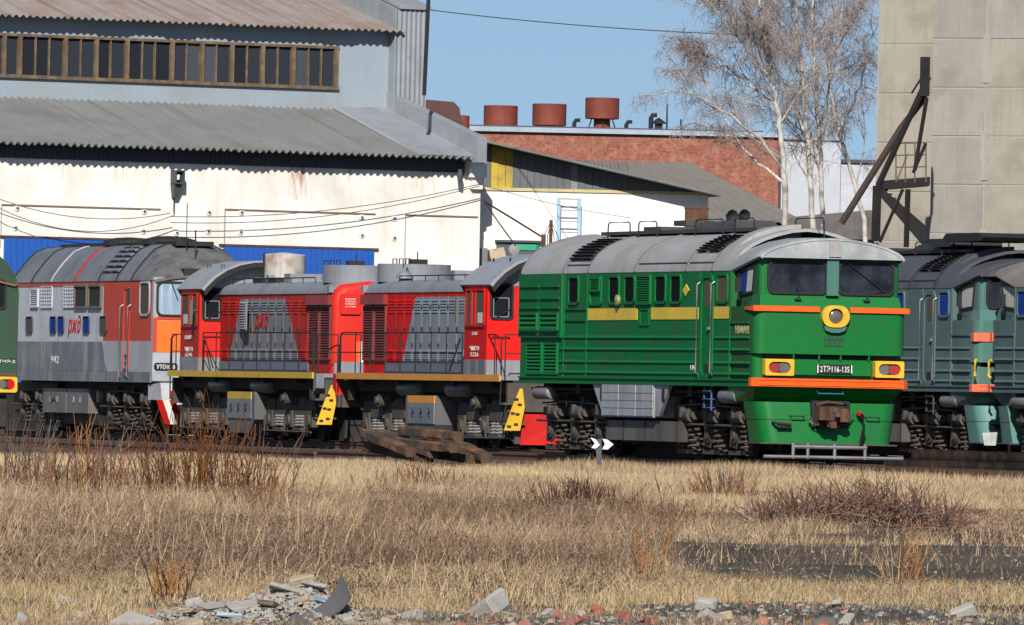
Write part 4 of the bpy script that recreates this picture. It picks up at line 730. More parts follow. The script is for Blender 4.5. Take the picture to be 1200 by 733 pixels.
def track(p0, p1, zoff=-.18, name='railway_track', gap=.6):
    p0 = Vector(p0); p1 = Vector(p1); d = (p1 - p0); L_ = d.length; rz = math.atan2(d.y, d.x); R = empty(name, (p0.x, p0.y, zoff), rz, kind='structure')
    for s in (-.76, .76): MB().prism([(a + s, b) for a, b in RAILP], 'x', 0, L_).build('rail', RAILM, R)
    n = int(L_ / gap)
    for i in range(n): inst(SLP, 'sleeper', R, (i * gap + .3, random.uniform(-.04, .04), -.165), (0, 0, math.pi / 2 + random.uniform(-.02, .02)))
for c, ya, yb in ((67.48, 205, 250), (CB, 244, 315), (CE, 236, 285), (60.27, 232, 275)): track(on_track(c, ya), on_track(c, yb))
pa, pb_ = atZ(1190, 603, -.30), atZ(430, 583, -.30); track(pa, pb_ + (pb_ - pa) * .35, -.42)

# ------------------------------------------------------------------ engine shed
class Frame_:
    def __init__(s, o, yaw): s.o = Vector(o); s.yaw = yaw; s.e = Vector((math.cos(yaw), math.sin(yaw), 0)); s.n = Vector((-math.sin(yaw), math.cos(yaw), 0))
    def uv(s, x, y, off=0):
        d = ray(x, y); t = ((s.o + s.n * off - CAMP).dot(s.n)) / d.dot(s.n); P = CAMP + d * t; return (P - s.o).dot(s.e), P.z
def corr(R, name, mt, u0, u1, p0, p1, period=.24, amp=.04, smooth=True, th=.02, ufun=None):
    """corrugated sheet: waves along u, running from p0=(y,z) to p1"""
    n = max(2, int((u1 - u0) / period * 6)); d = Vector((p1[0] - p0[0], p1[1] - p0[1])); nn = Vector((-d.y, d.x)).normalized()
    if nn.y < 0 or (abs(nn.y) < 1e-6 and nn.x > 0): nn = -nn
    rows = []
    for off in (0, -th):
        for k in (0, 1):
            p = (p0, p1)[k]; r = []
            for i in range(n + 1):
                sh = int((i / n) * (u1 - u0) / 1.13) * 7 + k * 3; u = u0 + (u1 - u0) * i / n; wv = amp * (1 + .12 * math.sin(sh * 1.3)) * math.sin(2 * math.pi * u / period) + off + .014 * math.sin(sh * 2.7)
                uu = ufun(u, k) if ufun else u; e_ = .03 * math.sin(sh * 4.1) if amp > .03 else 0; r.append((uu, p[0] + nn.x * wv + d.x / d.length * e_, p[1] + nn.y * wv + d.y / d.length * e_))
            rows.append(r)
    m = MB(); a, b, c_, d_ = rows; m.loft([a, b], False); m.loft([d_, c_], False); m.loft([c_, a], False); m.loft([b, d_], False)
    return m.build(name, mt, R, smooth)
SF = Frame_((-600 / F * 330, 330, 0), math.radians(34)); SH = empty('engine_shed', SF.o, SF.yaw, label='long whitewashed engine shed with corrugated roofs and a clerestory window band', cat='building')
PLAS = mat('whitewash', (.80, .785, .745), .85, dirt=(.54, .48, .39), amt=.7, scale=.5, streak=.45, var=.07, bump=.25, bscale=5)
SLATE = mat('asbestos_sheet', (.155, .16, .16), .85, dirt=(.09, .088, .085), amt=.5, scale=.7, streak=.7, bump=.2, sv=(9, .12, .12)); SLATER = mat('rusty_asbestos_sheet', (.22, .20, .19), .85, dirt=(.16, .066, .038), amt=.5, scale=.9, streak=1.0, sv=(11, .12, .12))
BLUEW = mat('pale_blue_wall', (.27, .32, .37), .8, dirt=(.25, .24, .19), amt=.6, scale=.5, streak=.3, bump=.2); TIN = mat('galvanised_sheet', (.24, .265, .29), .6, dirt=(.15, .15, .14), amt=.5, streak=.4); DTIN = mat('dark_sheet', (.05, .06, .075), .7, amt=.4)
uL, zE = SF.uv(0, 167, -.7); uR, zE2 = SF.uv(560, 186, -.7); zE = (zE + zE2) / 2
uW = SF.uv(563, 230, 0)[0]; UL = -14.0
_, zT = SF.uv(0, 116, 4.0); _, zT2 = SF.uv(460, 128, 4.0); zT = (zT + zT2) / 2
def stained_wall():
    m = PLAS.copy(); m.name = 'stained_whitewash'; t = m.node_tree; N = t.nodes; L = t.links; b = N['Principled BSDF']; src = b.inputs['Base Color'].links[0].from_socket; tc = N.new('ShaderNodeTexCoord'); sp = N.new('ShaderNodeSeparateXYZ'); L.new(tc.outputs['Object'], sp.inputs[0])
    def ma(op, a, c):
        n = N.new('ShaderNodeMath'); n.operation = op
        for i, v in enumerate((a, c)):
            if isinstance(v, (int, float)): n.inputs[i].default_value = v
            else: L.new(v, n.inputs[i])
        return n.outputs[0]
    mp = N.new('ShaderNodeMapping'); mp.inputs['Scale'].default_value = (5, 5, .8); L.new(tc.outputs['Object'], mp.inputs[0]); nz = N.new('ShaderNodeTexNoise'); nz.inputs['Scale'].default_value = 1.6; nz.inputs['Detail'].default_value = 8; L.new(mp.outputs[0], nz.inputs[0])
    cur = src
    for px_, half, drop, col_ in ((350, .5, 1.3, (.42, .20, .14)), (500, .8, 1.6, (.62, .55, .40)), (75, .5, .9, (.60, .55, .47)), (410, .12, .6, (.30, .30, .12)), (150, .9, 1.2, (.62, .58, .50))):
        u = SF.uv(px_, 200, 0)[0]; a = ma('SUBTRACT', 1.0, ma('DIVIDE', ma('ABSOLUTE', ma('SUBTRACT', sp.outputs[0], u), 0), half)); h = ma('SUBTRACT', 1.0, ma('DIVIDE', ma('SUBTRACT', zE - .3, sp.outputs[2]), drop)); f = ma('MULTIPLY', ma('MAXIMUM', a, 0.0), ma('MAXIMUM', h, 0.0)); f = ma('MULTIPLY', f, ma('MULTIPLY', ma('MAXIMUM', ma('SUBTRACT', nz.outputs[0], .44), 0.0), 9.0)); f = ma('MINIMUM', f, .85)
        mx = N.new('ShaderNodeMix'); mx.data_type = 'RGBA'; L.new(f, mx.inputs[0]); L.new(cur, mx.inputs[6]); mx.inputs[7].default_value = (*col_, 1); cur = mx.outputs[2]
    L.new(cur, b.inputs['Base Color']); return m
MB().box(UL, uW, 0, .4, -.4, zE + .02).build('wall', stained_wall(), SH)
corr(SH, 'lower_roof', SLATE, UL, uR, (-.7, zE), (4.1, zT), .24, .055)
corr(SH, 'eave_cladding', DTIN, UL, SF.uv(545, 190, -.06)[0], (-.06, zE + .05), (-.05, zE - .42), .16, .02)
# blue gates with lintel line
BLUED = mat('blue_gate', (.02, .10, .42), .5, dirt=(.02, .06, .22), amt=.4)
for a, b, yt in ((5, 190, 280), (262, 438, 290)):
    ua, z1 = SF.uv(a, yt - .0, -.03); ub, z2 = SF.uv(b, yt + 2, -.03); zt = (z1 + z2) / 2; nb = int((ub - ua) / .2)
    g = empty('shed_gate', (0, 0, 0)); g.parent = SH
    gm = MB(); gm.box(ua, ub, -.05, .0, .35, zt); g2 = gm.build('gate_leaf', BLUED, SH); bpy.data.objects.remove(g)
    for i in range(nb): inst(MB().box(-.085, .085, -.025, 0, .35, zt - .02).mesh('gate_board', BLUED), 'gate_board', g2, (ua + (i + .5) * (ub - ua) / nb, -.052, 0))
    MB().box(ua - .15, ub + .15, -.07, .01, zt, zt + .06).build('lintel', RUST, SH); MB().box(ua, ub, -.06, 0, -.3, .35).build('gate_gap_dark', DTIN, SH)  # dark box under the gate leaf stands for the unlit gap
for (xa, ya), (xb, yb) in (((2, 240), (188, 245.5)), ((264, 245.5), (440, 251)), ((475, 252), (560, 254.5))):
    ua, z1 = SF.uv(xa, ya, -.02); ub, z2 = SF.uv(xb, yb, -.02); MB().hexa([(ua, -.03, z1 - .02), (ub, -.03, z2 - .02), (ub, .0, z2 - .02), (ua, .0, z1 - .02), (ua, -.03, z1 + .02), (ub, -.03, z2 + .02), (ub, 0, z2 + .02), (ua, 0, z1 + .02)]).build('wall_crack_strip', mat('brown_strip', (.22, .15, .09), .8), SH)
for xx, y0, y1 in ((264, 246, 300), (475.5, 253, 310), (2, 241, 290)):
    u, z1 = SF.uv(xx, y0, -.02); _, z0 = SF.uv(xx, y1, -.02); MB().box(u - .015, u + .015, -.015, 0, z0, z1).build('wall_joint', mat('joint_grey', (.35, .32, .28), .9), SH)
PL2 = mat('plate_white', (.66, .64, .60), .7, amt=.4)
for xx, yy in ((20, 244), (18, 267), (169, 248), (168, 271), (245, 249), (244, 271), (207, 273), (283, 249), (282, 272), (424, 255), (424, 276), (462, 256), (462, 279)):
    u, z = SF.uv(xx, yy, -.02); m = MB(); m.lathe([(.10, 0), (.10, -.02), (.03, -.03)], (u, 0, z), 'y', 14); a = m.build('anchor_plate', PL2, SH); MB().cyl((u, -.02, z), (u, -.06, z), .03, 8).build('bolt', BLK, a)
# clerestory
u0c = UL; u1c = SF.uv(463, 80, 4.0)[0]; zU1 = SF.uv(0, 17, 3.4)[1]; zU = (zU1 + SF.uv(470, 38, 3.4)[1]) / 2
zw1 = (SF.uv(0, 40, 4.0)[1] + SF.uv(395, 55, 4.0)[1]) / 2; zw0 = (SF.uv(0, 91, 4.0)[1] + SF.uv(395, 103.5, 4.0)[1]) / 2; uw1 = SF.uv(396, 80, 4.0)[0]
m = MB(); m.box(u0c, u1c, 4.0, 4.3, zT - .6, zw0); m.box(u0c, u1c, 4.0, 4.3, zw1, zU + .1); m.box(uw1, u1c, 4.0, 4.3, zw0, zw1); m.build('clerestory_wall', BLUEW, SH)
MB().box(u0c, uw1, 4.9, 5.0, zw0, zw1).build('clerestory_interior', DTIN, SH)
corr(SH, 'upper_roof', SLATER, UL, SF.uv(474, 38, 3.45)[0], (3.45, zU), (14, zU + 3.0), .24, .04)
FRB = mat('weathered_frame', (.11, .07, .042), .85, dirt=(.26, .21, .13), amt=.5, scale=3, streak=.5)
thick = [-66, -30, 5, 23.5, 77, 113, 149, 202, 237, 272, 308, 344, 394]; thin = [-48, -12, 42, 58, 95, 130, 167, 182, 219, 254, 290, 326, 362, 377]
MB().box(UL + 2, uw1, 3.93, 4.12, zw1 - .06, zw1 + .02).build('window_head', FRB, SH); MB().box(UL + 2, uw1, 3.90, 4.12, zw0 - .03, zw0 + .07).build('window_sill', FRB, SH)
allx = []
for xx in thick + thin:
    wd = .065 if xx in thick else .022; u = SF.uv(xx, 70, 3.95)[0]; allx.append((u, wd)); MB().box(u - wd, u + wd, 3.92 if wd > .05 else 3.95, 4.08, zw0 + .07, zw1 - .06).build('mullion', FRB, SH)
allx.sort()
pm = [glass('shed_pane_%d' % k, c_, .1) for k, c_ in enumerate(((.03, .035, .045), (.06, .07, .085), (.02, .022, .03), (.14, .15, .16)))]
for k in range(len(allx) - 1):
    a = allx[k][0] + allx[k][1]; b = allx[k + 1][0] - allx[k + 1][1]
    if b - a > .1:
        t = random.uniform(-.02, .02); MB().hexa([(a, 4.03 + t, zw0 + .07), (b, 4.03 - t, zw0 + .07), (b, 4.045 - t, zw0 + .07), (a, 4.045 + t, zw0 + .07), (a, 4.03 + t, zw1 - .06), (b, 4.03 - t, zw1 - .06), (b, 4.045 - t, zw1 - .06), (a, 4.045 + t, zw1 - .06)]).build('pane', pm[random.choice((0, 0, 0, 1, 2, 2))], SH)
        if random.random() < .35: q = random.uniform(a + .03, b - .12); MB().box(q, q + .06, 4.06, 4.08, zw0 + .08, zw0 + random.uniform(.5, 1.3)).build('pane_blind', mat('grey_rag', (.3, .3, .3), .8), SH)
# right-hand end walls (upstand parapets)
ua, zb = SF.uv(461, 122, 3.6); ub, _ = SF.uv(499, 122, 3.6); ztp = SF.uv(499, 12, 3.6)[1]
corr(SH, 'end_cladding', TIN, ua, ub, (3.6, zT - .5), (3.6, ztp), .17, .02)
m = MB(); m.prism([(3.62, zT - .5), (3.62, ztp), (14, ztp + 3.1), (14, zT - .5)], 'x', ua + .05, ub); m.build('end_wall', TIN, SH)
m = MB(); m.hexa([(ua + .1, 3.5, ztp), (ub + .1, 3.5, ztp), (ub + .1, 14, ztp + 3.1), (ua + .1, 14, ztp + 3.1), (ua + .1, 3.5, ztp + .08), (ub + .1, 3.5, ztp + .08), (ub + .1, 14, ztp + 3.18), (ua + .1, 14, ztp + 3.18)]); m.build('end_coping', TIN, SH)
up = SF.uv(568, 165, -.9)[0]; 
m = MB(); m.prism([(-.95, zE - .12), (-.95, zE + .62), (4.1, zT + .55), (12, zT + 2.2), (12, zT - .8), (-.6, zE - .12)], 'x', up - .28, up + .05); m.build('gable_parapet', TIN, SH)
MB().hexa([(up - 2.2, -.6, zE + .06), (up - .28, -.6, zE + .06), (up - .28, 4.1, zT + .06), (up - 2.2, 4.1, zT + .06), (up - 2.1, -.6, zE + .10), (up - .28, -.6, zE + .14), (up - .28, 4.1, zT + .14), (up - 2.1, 4.1, zT + .10)]).build('roof_flashing', TIN, SH)
m = MB(); m.box(uW - .5, uW + .05, -.25, .3, zE - .55, zE - .15); m.box(uW - .4, uW - .02, -.15, .3, zE - .9, zE - .55); m.build('corner_corbel', PLAS, SH)
# drain pole on the roof corner
pd = [atY(503, -20, 338), atY(497, 112, 338)]; MB().tube(pd, .06, 8).build('mast_pole', BLK, None, label='slim dark mast rising beside the shed gable end', cat='pole')
# floodlight and small lamp on the wall
u, z = SF.uv(207, 215, -.2); FL = empty('wall_floodlight', SF.o + SF.e * u - SF.n * .05 + Vector((0, 0, z)), SF.yaw, label='dark green box floodlight on a conduit on the whitewashed shed wall', cat='lamp')
m = MB(); ring(m, rrect(-.16, .16, -.02, .38, .02, 1), rrect(-.13, .13, .02, .34, .02, 1), 'y', -.35, -.08); m.hexa([(-.16, -.1, -.02), (.16, -.1, -.02), (.16, -.07, -.02), (-.16, -.07, -.02), (-.16, -.1, .38), (.16, -.1, .38), (.16, -.07, .38), (-.16, -.07, .38)]); m.build('housing', mat('floodlight_grey', (.06, .07, .07), .6), FL)
m = MB(); m.lathe([(.02, .06), (.07, .02), (.05, -.1), (.01, -.12)], (0, -.22, .2), 'z', 12); m.build('bulb', WHT, FL, True)
m = MB(); m.loft([[(-.13, -.25, -.02), (.13, -.25, -.02), (.13, -.02, -.02), (-.13, -.02, -.02)], [(-.07, -.14, -.42), (.07, -.14, -.42), (.07, -.0, -.42), (-.07, 0, -.42)]]); m.build('ballast_case', mat('floodlight_green', (.05, .08, .06), .6), FL); MB().tube([(0, -.03, -.42), (0, -.03, -.85)], .02, 6).build('conduit', RUST, FL)
u, z = SF.uv(548, 206, -.2); LM = empty('wall_lamp', SF.o + SF.e * u + Vector((0, 0, z)), SF.yaw, label='small street lamp head on a curved bracket at the shed corner', cat='lamp'); m = MB(); m.tube([(0, -.0, .0), (-.1, -.15, .18), (-.25, -.3, .22), (-.35, -.35, .15)], .02, 6); m.build('bracket', BLK, LM); m = MB(); m.lathe([(.05, .12), (.09, 0), (.07, -.22), (.02, -.25)], (-.38, -.36, .05), 'z', 12); m.build('lamp_head', DTIN, LM, True)

# ------------------------------------------------------------------ annex with mono-pitch roof
AF = Frame_(tuple(atY(563, 400, 341).xy) + (0,), math.radians(10)); AN = empty('annex_building', AF.o, AF.yaw, label='low whitewashed annex with a sloping roof beside the shed', cat='building')
u1 = AF.uv(830, 230)[0]; zw = (AF.uv(575, 222)[1] + AF.uv(825, 229)[1]) / 2; MB().box(-.3, u1, 0, 8, -.4, zw).build('wall', PLAS, AN)
ra = AF.uv(566, 164, -.8); rb = AF.uv(846, 228, -.8); MB().box(-.2, u1 + .02, -.05, .03, zw - .02, zw + .07).build('wall_band', mat('ochre_band', (.5, .42, .22), .8), AN)
GCL = mat('grey_board', (.115, .125, .13), .75, dirt=(.08, .085, .09), amt=.4, streak=.5); YCL = mat('yellow_board', (.48, .33, .035), .7, dirt=(.16, .14, .06), amt=.8, scale=2, streak=.6)
def rz_(u): return ra[1] + (rb[1] - ra[1]) * (u - ra[0]) / (rb[0] - ra[0])
nb = int(u1 / .22)
for i in range(nb):
    a = i * u1 / nb; b = (i + 1) * u1 / nb - .012; zt0 = rz_(a) - .08; zt1 = rz_(b) - .08
    if zt1 > zw + .1: MB().hexa([(a, -.02 - .015 * (i % 2), zw + .07), (b, -.02 - .015 * (i % 2), zw + .07), (b, .02, zw + .07), (a, .02, zw + .07), (a, -.02 - .015 * (i % 2), zt0), (b, -.02 - .015 * (i % 2), zt1), (b, .02, zt1), (a, .02, zt0)]).build('gable_board', YCL if i in (1, 2, 3) else (mat('pale_board', (.2, .21, .21), .75) if i == 12 else GCL), AN)
m = MB(); m.hexa([(0, .0, zw), (u1, 0, zw), (u1, 8, zw), (0, 8, zw), (0, 0, rz_(0) - .09), (u1, 0, max(zw + .02, rz_(u1) - .09)), (u1, 8, max(zw + .02, rz_(u1) - .09)), (0, 8, rz_(0) - .09)]); m.build('gable_core', DTIN, AN)
m = MB(); m.hexa([(ra[0], -.85, ra[1] - .06), (rb[0], -.85, rb[1] - .06), (rb[0], 8.6, rb[1] - .06), (ra[0], 8.6, ra[1] - .06), (ra[0], -.85, ra[1]), (rb[0], -.85, rb[1]), (rb[0], 8.6, rb[1]), (ra[0], 8.6, ra[1])]); m.build('roof', SLATE, AN)
# window niche with green frame, seen over the cab of the red shunter
a = AF.uv(582, 284, -.05); b = AF.uv(632, 312, -.05); ng = MB(); ng.box(a[0], b[0], -.06, 0, b[1] - 1.2, a[1]); wn = ng.build('window', mat('window_dark_grey', (.07, .08, .085), .5), AN); MB().box(a[0] - .05, b[0] + .05, -.16, 0, a[1], a[1] + .07).build('hood_board', DTIN, wn)
m = MB(); m.box(a[0] + .45, b[0], -.09, -.06, a[1] - .22, a[1] - .03); m.box(b[0] - .12, b[0], -.09, -.06, b[1] - 1.2, a[1]); m.build('green_frame', mat('green_frame', (.03, .30, .17), .6), wn)
for pp, lbl, nm, ct, mt_ in (([(556, 291), (571, 291), (571, 330), (556, 330)], 'grey steel cabinet on the annex wall behind the red shunter cab', 'wall_cabinet', 'cabinet', mat('cabinet_grey', (.16, .16, .17), .6)), ([(573, 293), (590, 290), (596, 312), (577, 320)], 'rust-stained tan sheet leaning beside the grey cabinet', 'tan_sheet', 'sheet', mat('tan_rust_sheet', (.45, .36, .26), .7, dirt=(.16, .07, .03), amt=.9, scale=2.5))):
    q = [AF.uv(*p, -.5) for p in pp]; o = MB().prism(q, 'y', -.55, -.1).build(nm, mt_, None, label=lbl, cat=ct); o.location = AF.o; o.rotation_euler = (0, 0, AF.yaw)
u_, z_ = AF.uv(602, 293, -.6); o = MB().lathe([(.02, 0), (.16, .02), (.17, .07), (.02, .1)], (u_, -.7, z_), 'y', 18).build('round_dish', mat('dish_grey', (.22, .22, .23), .5), None, label='small round grey dish beside the green-framed window', cat='dish'); o.location = AF.o; o.rotation_euler = (0, 0, AF.yaw)
# ladder
LD = mat('light_blue_ladder', (.30, .48, .62), .5, amt=.3); la = AF.uv(655, 232, -.35); lb = AF.uv(679, 232, -.35); LL = empty('ladder', AF.o + AF.e * la[0] - AF.n * .35, AF.yaw, label='light blue wall ladder on the annex', cat='ladder'); wl_ = lb[0] - la[0]
for xx in (0, wl_): MB().box(xx - .05, xx + .05, -.04, .04, .2, la[1] - .0).build('stile', LD, LL)
k = 0; z = .5
while z < la[1]: MB().cyl((0, 0, z), (wl_, 0, z), .02, 6).build('rung', mat('rung_grey', (.3, .33, .36), .5), LL); z += .33
# guy struts and post at the annex
def wire(pts, r, label, cat, mt=BLK, group=None, n=5, name='cable'): return MB().tube(pts, r, n).build(name, mt, None, label=label, cat=cat, group=group)
wire([atY(567, 236, 338), atY(600, 256, 336), atY(637, 279, 333)], .03, 'thick black stay running down from the shed corner to a rusty post', 'stay', name='stay_rod')
wire([atY(567, 236, 338), atY(585, 262, 336), atY(604, 288, 334)], .022, 'thin steep stay below the shed corner', 'stay', name='stay_rod')
TP = empty('signal_post', atY(645, 300, 330), 0, label='slim rusty red post with thin guy rods behind the green roof', cat='post'); o = TP.location; z1 = atY(645, 258, 330).z; MB().tube([(0, 0, -6), (0, 0, z1 - o.z)], .05, 8).build('post', RUST, TP); m = MB()
for s in (-.22, -.1, .1, .22): m.tube([(0, 0, z1 - o.z - .05), (s, .1, z1 - o.z - .5), (s * .8, .1, z1 - o.z - 1.1)], .012, 4)
m.build('guy_rods', BLK, TP); MB().box(-.28, -.14, -.08, .08, -.5, z1 - o.z - .42).build('post_box', RUST, TP)
BC = empty('chimney', atY(816, 262, 335), 0, label='square rusty brown chimney head above the green locomotive', cat='chimney'); m = MB(); m.box(-.34, .34, -.35, .35, -6, .42); m.build('shaft', RUST, BC); MB().box(-.36, .36, -.37, .37, .42, .47).build('cap', mat('brown_cap', (.09, .045, .03), .8), BC)

# ------------------------------------------------------------------ brick hall with roof fans
def brickmat():
    m = bpy.data.materials.new('red_brickwork'); m.use_nodes = True; t = m.node_tree; N = t.nodes; L = t.links; b = N['Principled BSDF']; tc = N.new('ShaderNodeTexCoord'); mp = N.new('ShaderNodeMapping'); mp.inputs['Rotation'].default_value = (math.pi / 2, 0, 0); L.new(tc.outputs['Object'], mp.inputs[0])
    bk = N.new('ShaderNodeTexBrick'); bk.inputs['Scale'].default_value = 1.0; bk.inputs['Brick Width'].default_value = .22; bk.inputs['Row Height'].default_value = .07; bk.inputs['Mortar Size'].default_value = .008; bk.inputs['Color1'].default_value = (.30, .085, .045, 1); bk.inputs['Color2'].default_value = (.20, .055, .035, 1); bk.inputs['Mortar'].default_value = (.22, .13, .10, 1); L.new(mp.outputs[0], bk.inputs[0])
    n = N.new('ShaderNodeTexNoise'); n.inputs['Scale'].default_value = 3; n.inputs['Detail'].default_value = 8; L.new(tc.outputs['Object'], n.inputs[0]); r = N.new('ShaderNodeMapRange'); r.inputs[1].default_value = .45; r.inputs[2].default_value = .7; r.inputs[4].default_value = .75; L.new(n.outputs[0], r.inputs[0])
    mx = N.new('ShaderNodeMix'); mx.data_type = 'RGBA'; L.new(r.outputs[0], mx.inputs[0]); L.new(bk.outputs[0], mx.inputs[6]); mx.inputs[7].default_value = (.36, .17, .11, 1)
    n2 = N.new('ShaderNodeTexNoise'); n2.inputs['Scale'].default_value = 9; n2.inputs['Detail'].default_value = 6; L.new(tc.outputs['Object'], n2.inputs[0]); r2 = N.new('ShaderNodeMapRange'); r2.inputs[1].default_value = .52; r2.inputs[2].default_value = .62; r2.inputs[4].default_value = .6; L.new(n2.outputs[0], r2.inputs[0]); mx2 = N.new('ShaderNodeMix'); mx2.data_type = 'RGBA'; L.new(r2.outputs[0], mx2.inputs[0]); L.new(mx.outputs[2], mx2.inputs[6]); mx2.inputs[7].default_value = (.13, .045, .03, 1)
    L.new(mx2.outputs[2], b.inputs['Base Color']); b.inputs['Roughness'].default_value = .9; return m
BF = Frame_(tuple(atY(560, 300, 380).xy) + (0,), math.radians(4)); BH = empty('brick_hall', BF.o, BF.yaw, label='red brick hall with a flat bluish roof edge behind the annex', cat='building'); u1 = BF.uv(913, 170)[0]; zt = (BF.uv(600, 156)[1] + BF.uv(905, 160)[1]) / 2
MB().box(-3, u1, 0, 20, -.4, zt).build('wall', brickmat(), BH); MB().box(-3.1, u1 + .1, -.15, 20, zt, zt + .16).build('roof_edge', mat('blue_grey_coping', (.30, .36, .43), .6), BH); MB().box(-3, u1 - .5, .4, 19, zt + .16, zt + .22).build('roof', DTIN, BH)
OX = mat('oxide_red_steel', (.20, .042, .025), .75, dirt=(.08, .025, .018), amt=.6, scale=1.4, streak=.6)
for xa, xb, y0, y1, yb, lbl in ((567, 607, 124, 149, 153, 'wide oxide red roof fan drum standing nearest the shed gable'), (624, 664, 122, 148, 153, 'oxide red roof fan drum between its two neighbours on the brick hall'), (686, 726, 115, 140, 154, 'oxide red roof fan drum on a tall neck with struts')):
    u, z1 = BF.uv((xa + xb) / 2, y0, 3); _, z0 = BF.uv((xa + xb) / 2, y1, 3); r = (xb - xa) / 2 / 35; fo = empty('roof_fan', BF.o + BF.e * u + BF.n * 3, BF.yaw, label=lbl, cat='roof fan', group='roof fans on the brick hall')
    m = MB(); m.lathe([(r * .9, z0), (r, z0 + .02), (r, z1 - .02), (r * .97, z1), (.1, z1 - .03)], (0, 0, 0), 'z', 28); m.build('drum', OX, fo, True); m = MB(); m.lathe([(r * .5, zt), (r * .48, z0)], (0, 0, 0), 'z', 16); m.build('neck', mat('dark_neck', (.04, .02, .018), .8) if y1 < 0 or yb == 153 else OX, fo)
    m = MB()
    for s in (-.85, .85): m.tube([(s * r, 0, zt + .15), (s * r * .7, 0, z0 + .02)], .02, 4); m.tube([(0, s * r, zt + .15), (0, s * r * .7, z0 + .02)], .02, 4)
    m.build('struts', BLK, fo)
    for s in (0,): m = MB(); ring(m, [(r * 1.01 * math.cos(a), r * 1.01 * math.sin(a)) for a in np.linspace(0, 6.28, 24, endpoint=False)], [(r * .99 * math.cos(a), r * .99 * math.sin(a)) for a in np.linspace(0, 6.28, 24, endpoint=False)], 'z', z1 - .07, z1 - .03); m.build('hoop', OX, fo)
for xx, y0, wd, lbl in ((673, 141, .07, 'short bent vent pipe beside the roof fans'), (734, 143, .07, 'bent vent pipe right after the tall-necked fan'), (763, 135, .08, 'taller hooked vent pipe on the brick hall roof')):
    u, z1 = BF.uv(xx, y0, 2); m = MB(); m.tube([(0, 0, zt), (0, 0, z1 - .1), (.06, 0, z1), (.2, 0, z1)], wd, 8); o = m.build('vent_pipe', BLK, None, label=lbl, cat='pipe', group='vent pipes on the hall roof'); o.location = BF.o + BF.e * u + BF.n * 2
u, z1 = BF.uv(772, 141, 2); o = empty('roof_cowl', BF.o + BF.e * u + BF.n * 2, 0, label='small capped ventilator on the brick hall roof', cat='ventilator'); MB().box(-.13, .13, -.13, .13, zt, z1 - .1).build('shaft', BLK, o); m = MB(); m.lathe([(.26, z1 - .12), (.24, z1 - .08), (.02, z1 + .08)], (0, 0, 0), 'z', 12); m.build('cap', BLK, o)
for xx, y0, lbl in ((782, 122, 'taller thin rod aerial on the brick hall roof'), (798, 140, 'shorter thin rod aerial on the brick hall roof')):
    u, z1 = BF.uv(xx, y0, 2); o = MB().tube([(0, 0, zt), (0, 0, z1)], .03, 5).build('aerial_rod', BLK, None, label=lbl, cat='aerial'); o.location = BF.o + BF.e * u + BF.n * 2
o = empty('exhaust_duct', atY(520, 146, 352), 0, label='brown rounded exhaust duct hood behind the shed gable', cat='duct'); m = MB(); m.prism([(-.7, -.6), (-.75, .75), (.3, .68), (.48, .5), (.55, .1), (.58, -.6)], 'y', -.6, .6); m.build('hood', mat('brown_duct', (.075, .03, .025), .7), o, True); m = MB(); m.lathe([(.24, -.6), (.24, .28), (.05, .3)], (.55, .2, 0), 'z', 16); m.build('outlet', OX, o); MB().tube([(0, 0, -.6), (0, 0, -8)], .3, 10).build('duct', mat('brown_duct', (.075, .03, .025), .7), o)
# grey roof in front of the brick hall
GF = Frame_(tuple(atY(735, 300, 372).xy) + (0,), math.radians(3)); GR_ = empty('lean_to_building', GF.o, GF.yaw, label='low building with a broad grey corrugated roof against the brick hall', cat='building')
za = GF.uv(770, 191, 0)[1]; ub_ = GF.uv(806, 192, 0)[0]; uc_, zc_ = GF.uv(945, 262, -9); 
def uf(u, k): return u if k == 1 else u + (0 if u < 0 else (uc_ - ub_) * min(1, max(0, (u + 3) / (ub_ + 3))))
corr(GR_, 'roof', mat('grey_brown_sheet', (.17, .155, .14), .85, dirt=(.12, .11, .10), amt=.4), -3, ub_, (-9, zc_), (-.2, za), .26, .045, True, .02, uf)
m = MB(); m.hexa([(-3, -8.8, -.4), (uc_ - .3, -8.8, -.4), (ub_ - .1, -.3, -.4), (-3, -.3, -.4), (-3, -8.8, zc_ - .15), (uc_ - .3, -8.8, zc_ - .15), (ub_ - .1, -.3, za - .15), (-3, -.3, za - .15)]); m.build('wall', mat('grey_render', (.35, .34, .32), .9), GR_)
# pale buildings at the right behind the birches
WB = Frame_(tuple(atY(912, 300, 395).xy) + (0,), math.radians(3)); wb = empty('white_building', WB.o, WB.yaw, label='pale windowless flat-roofed building seen through the birches', cat='building'); zt_ = WB.uv(930, 164)[1]; ua_ = WB.uv(985, 200)[0]; ub2 = WB.uv(1050, 200)[0]; zl = WB.uv(1000, 191)[1]
WHW = mat('cool_white_wall', (.42, .44, .48), .8, dirt=(.34, .35, .38), amt=.4); MB().box(.05, ua_, 0, 8, -.4, zt_).build('wall', WHW, wb); MB().box(ua_, ub2 + 6, .4, 8, -.4, zl).build('wing_wall', WHW, wb); MB().box(ua_, ub2 + 6, .3, 8, zl, zl + .12).build('wing_roof', DTIN, wb); MB().box(0, ua_ + .05, -.1, 8, zt_, zt_ + .12).build('roof', mat('blue_grey_coping', (.3, .36, .43), .6), wb)
o = empty('dark_shed', atY(1000, 300, 350), 0, label='low dark-roofed sheds half hidden behind the birch trunks', cat='shed'); b0 = o.location.z
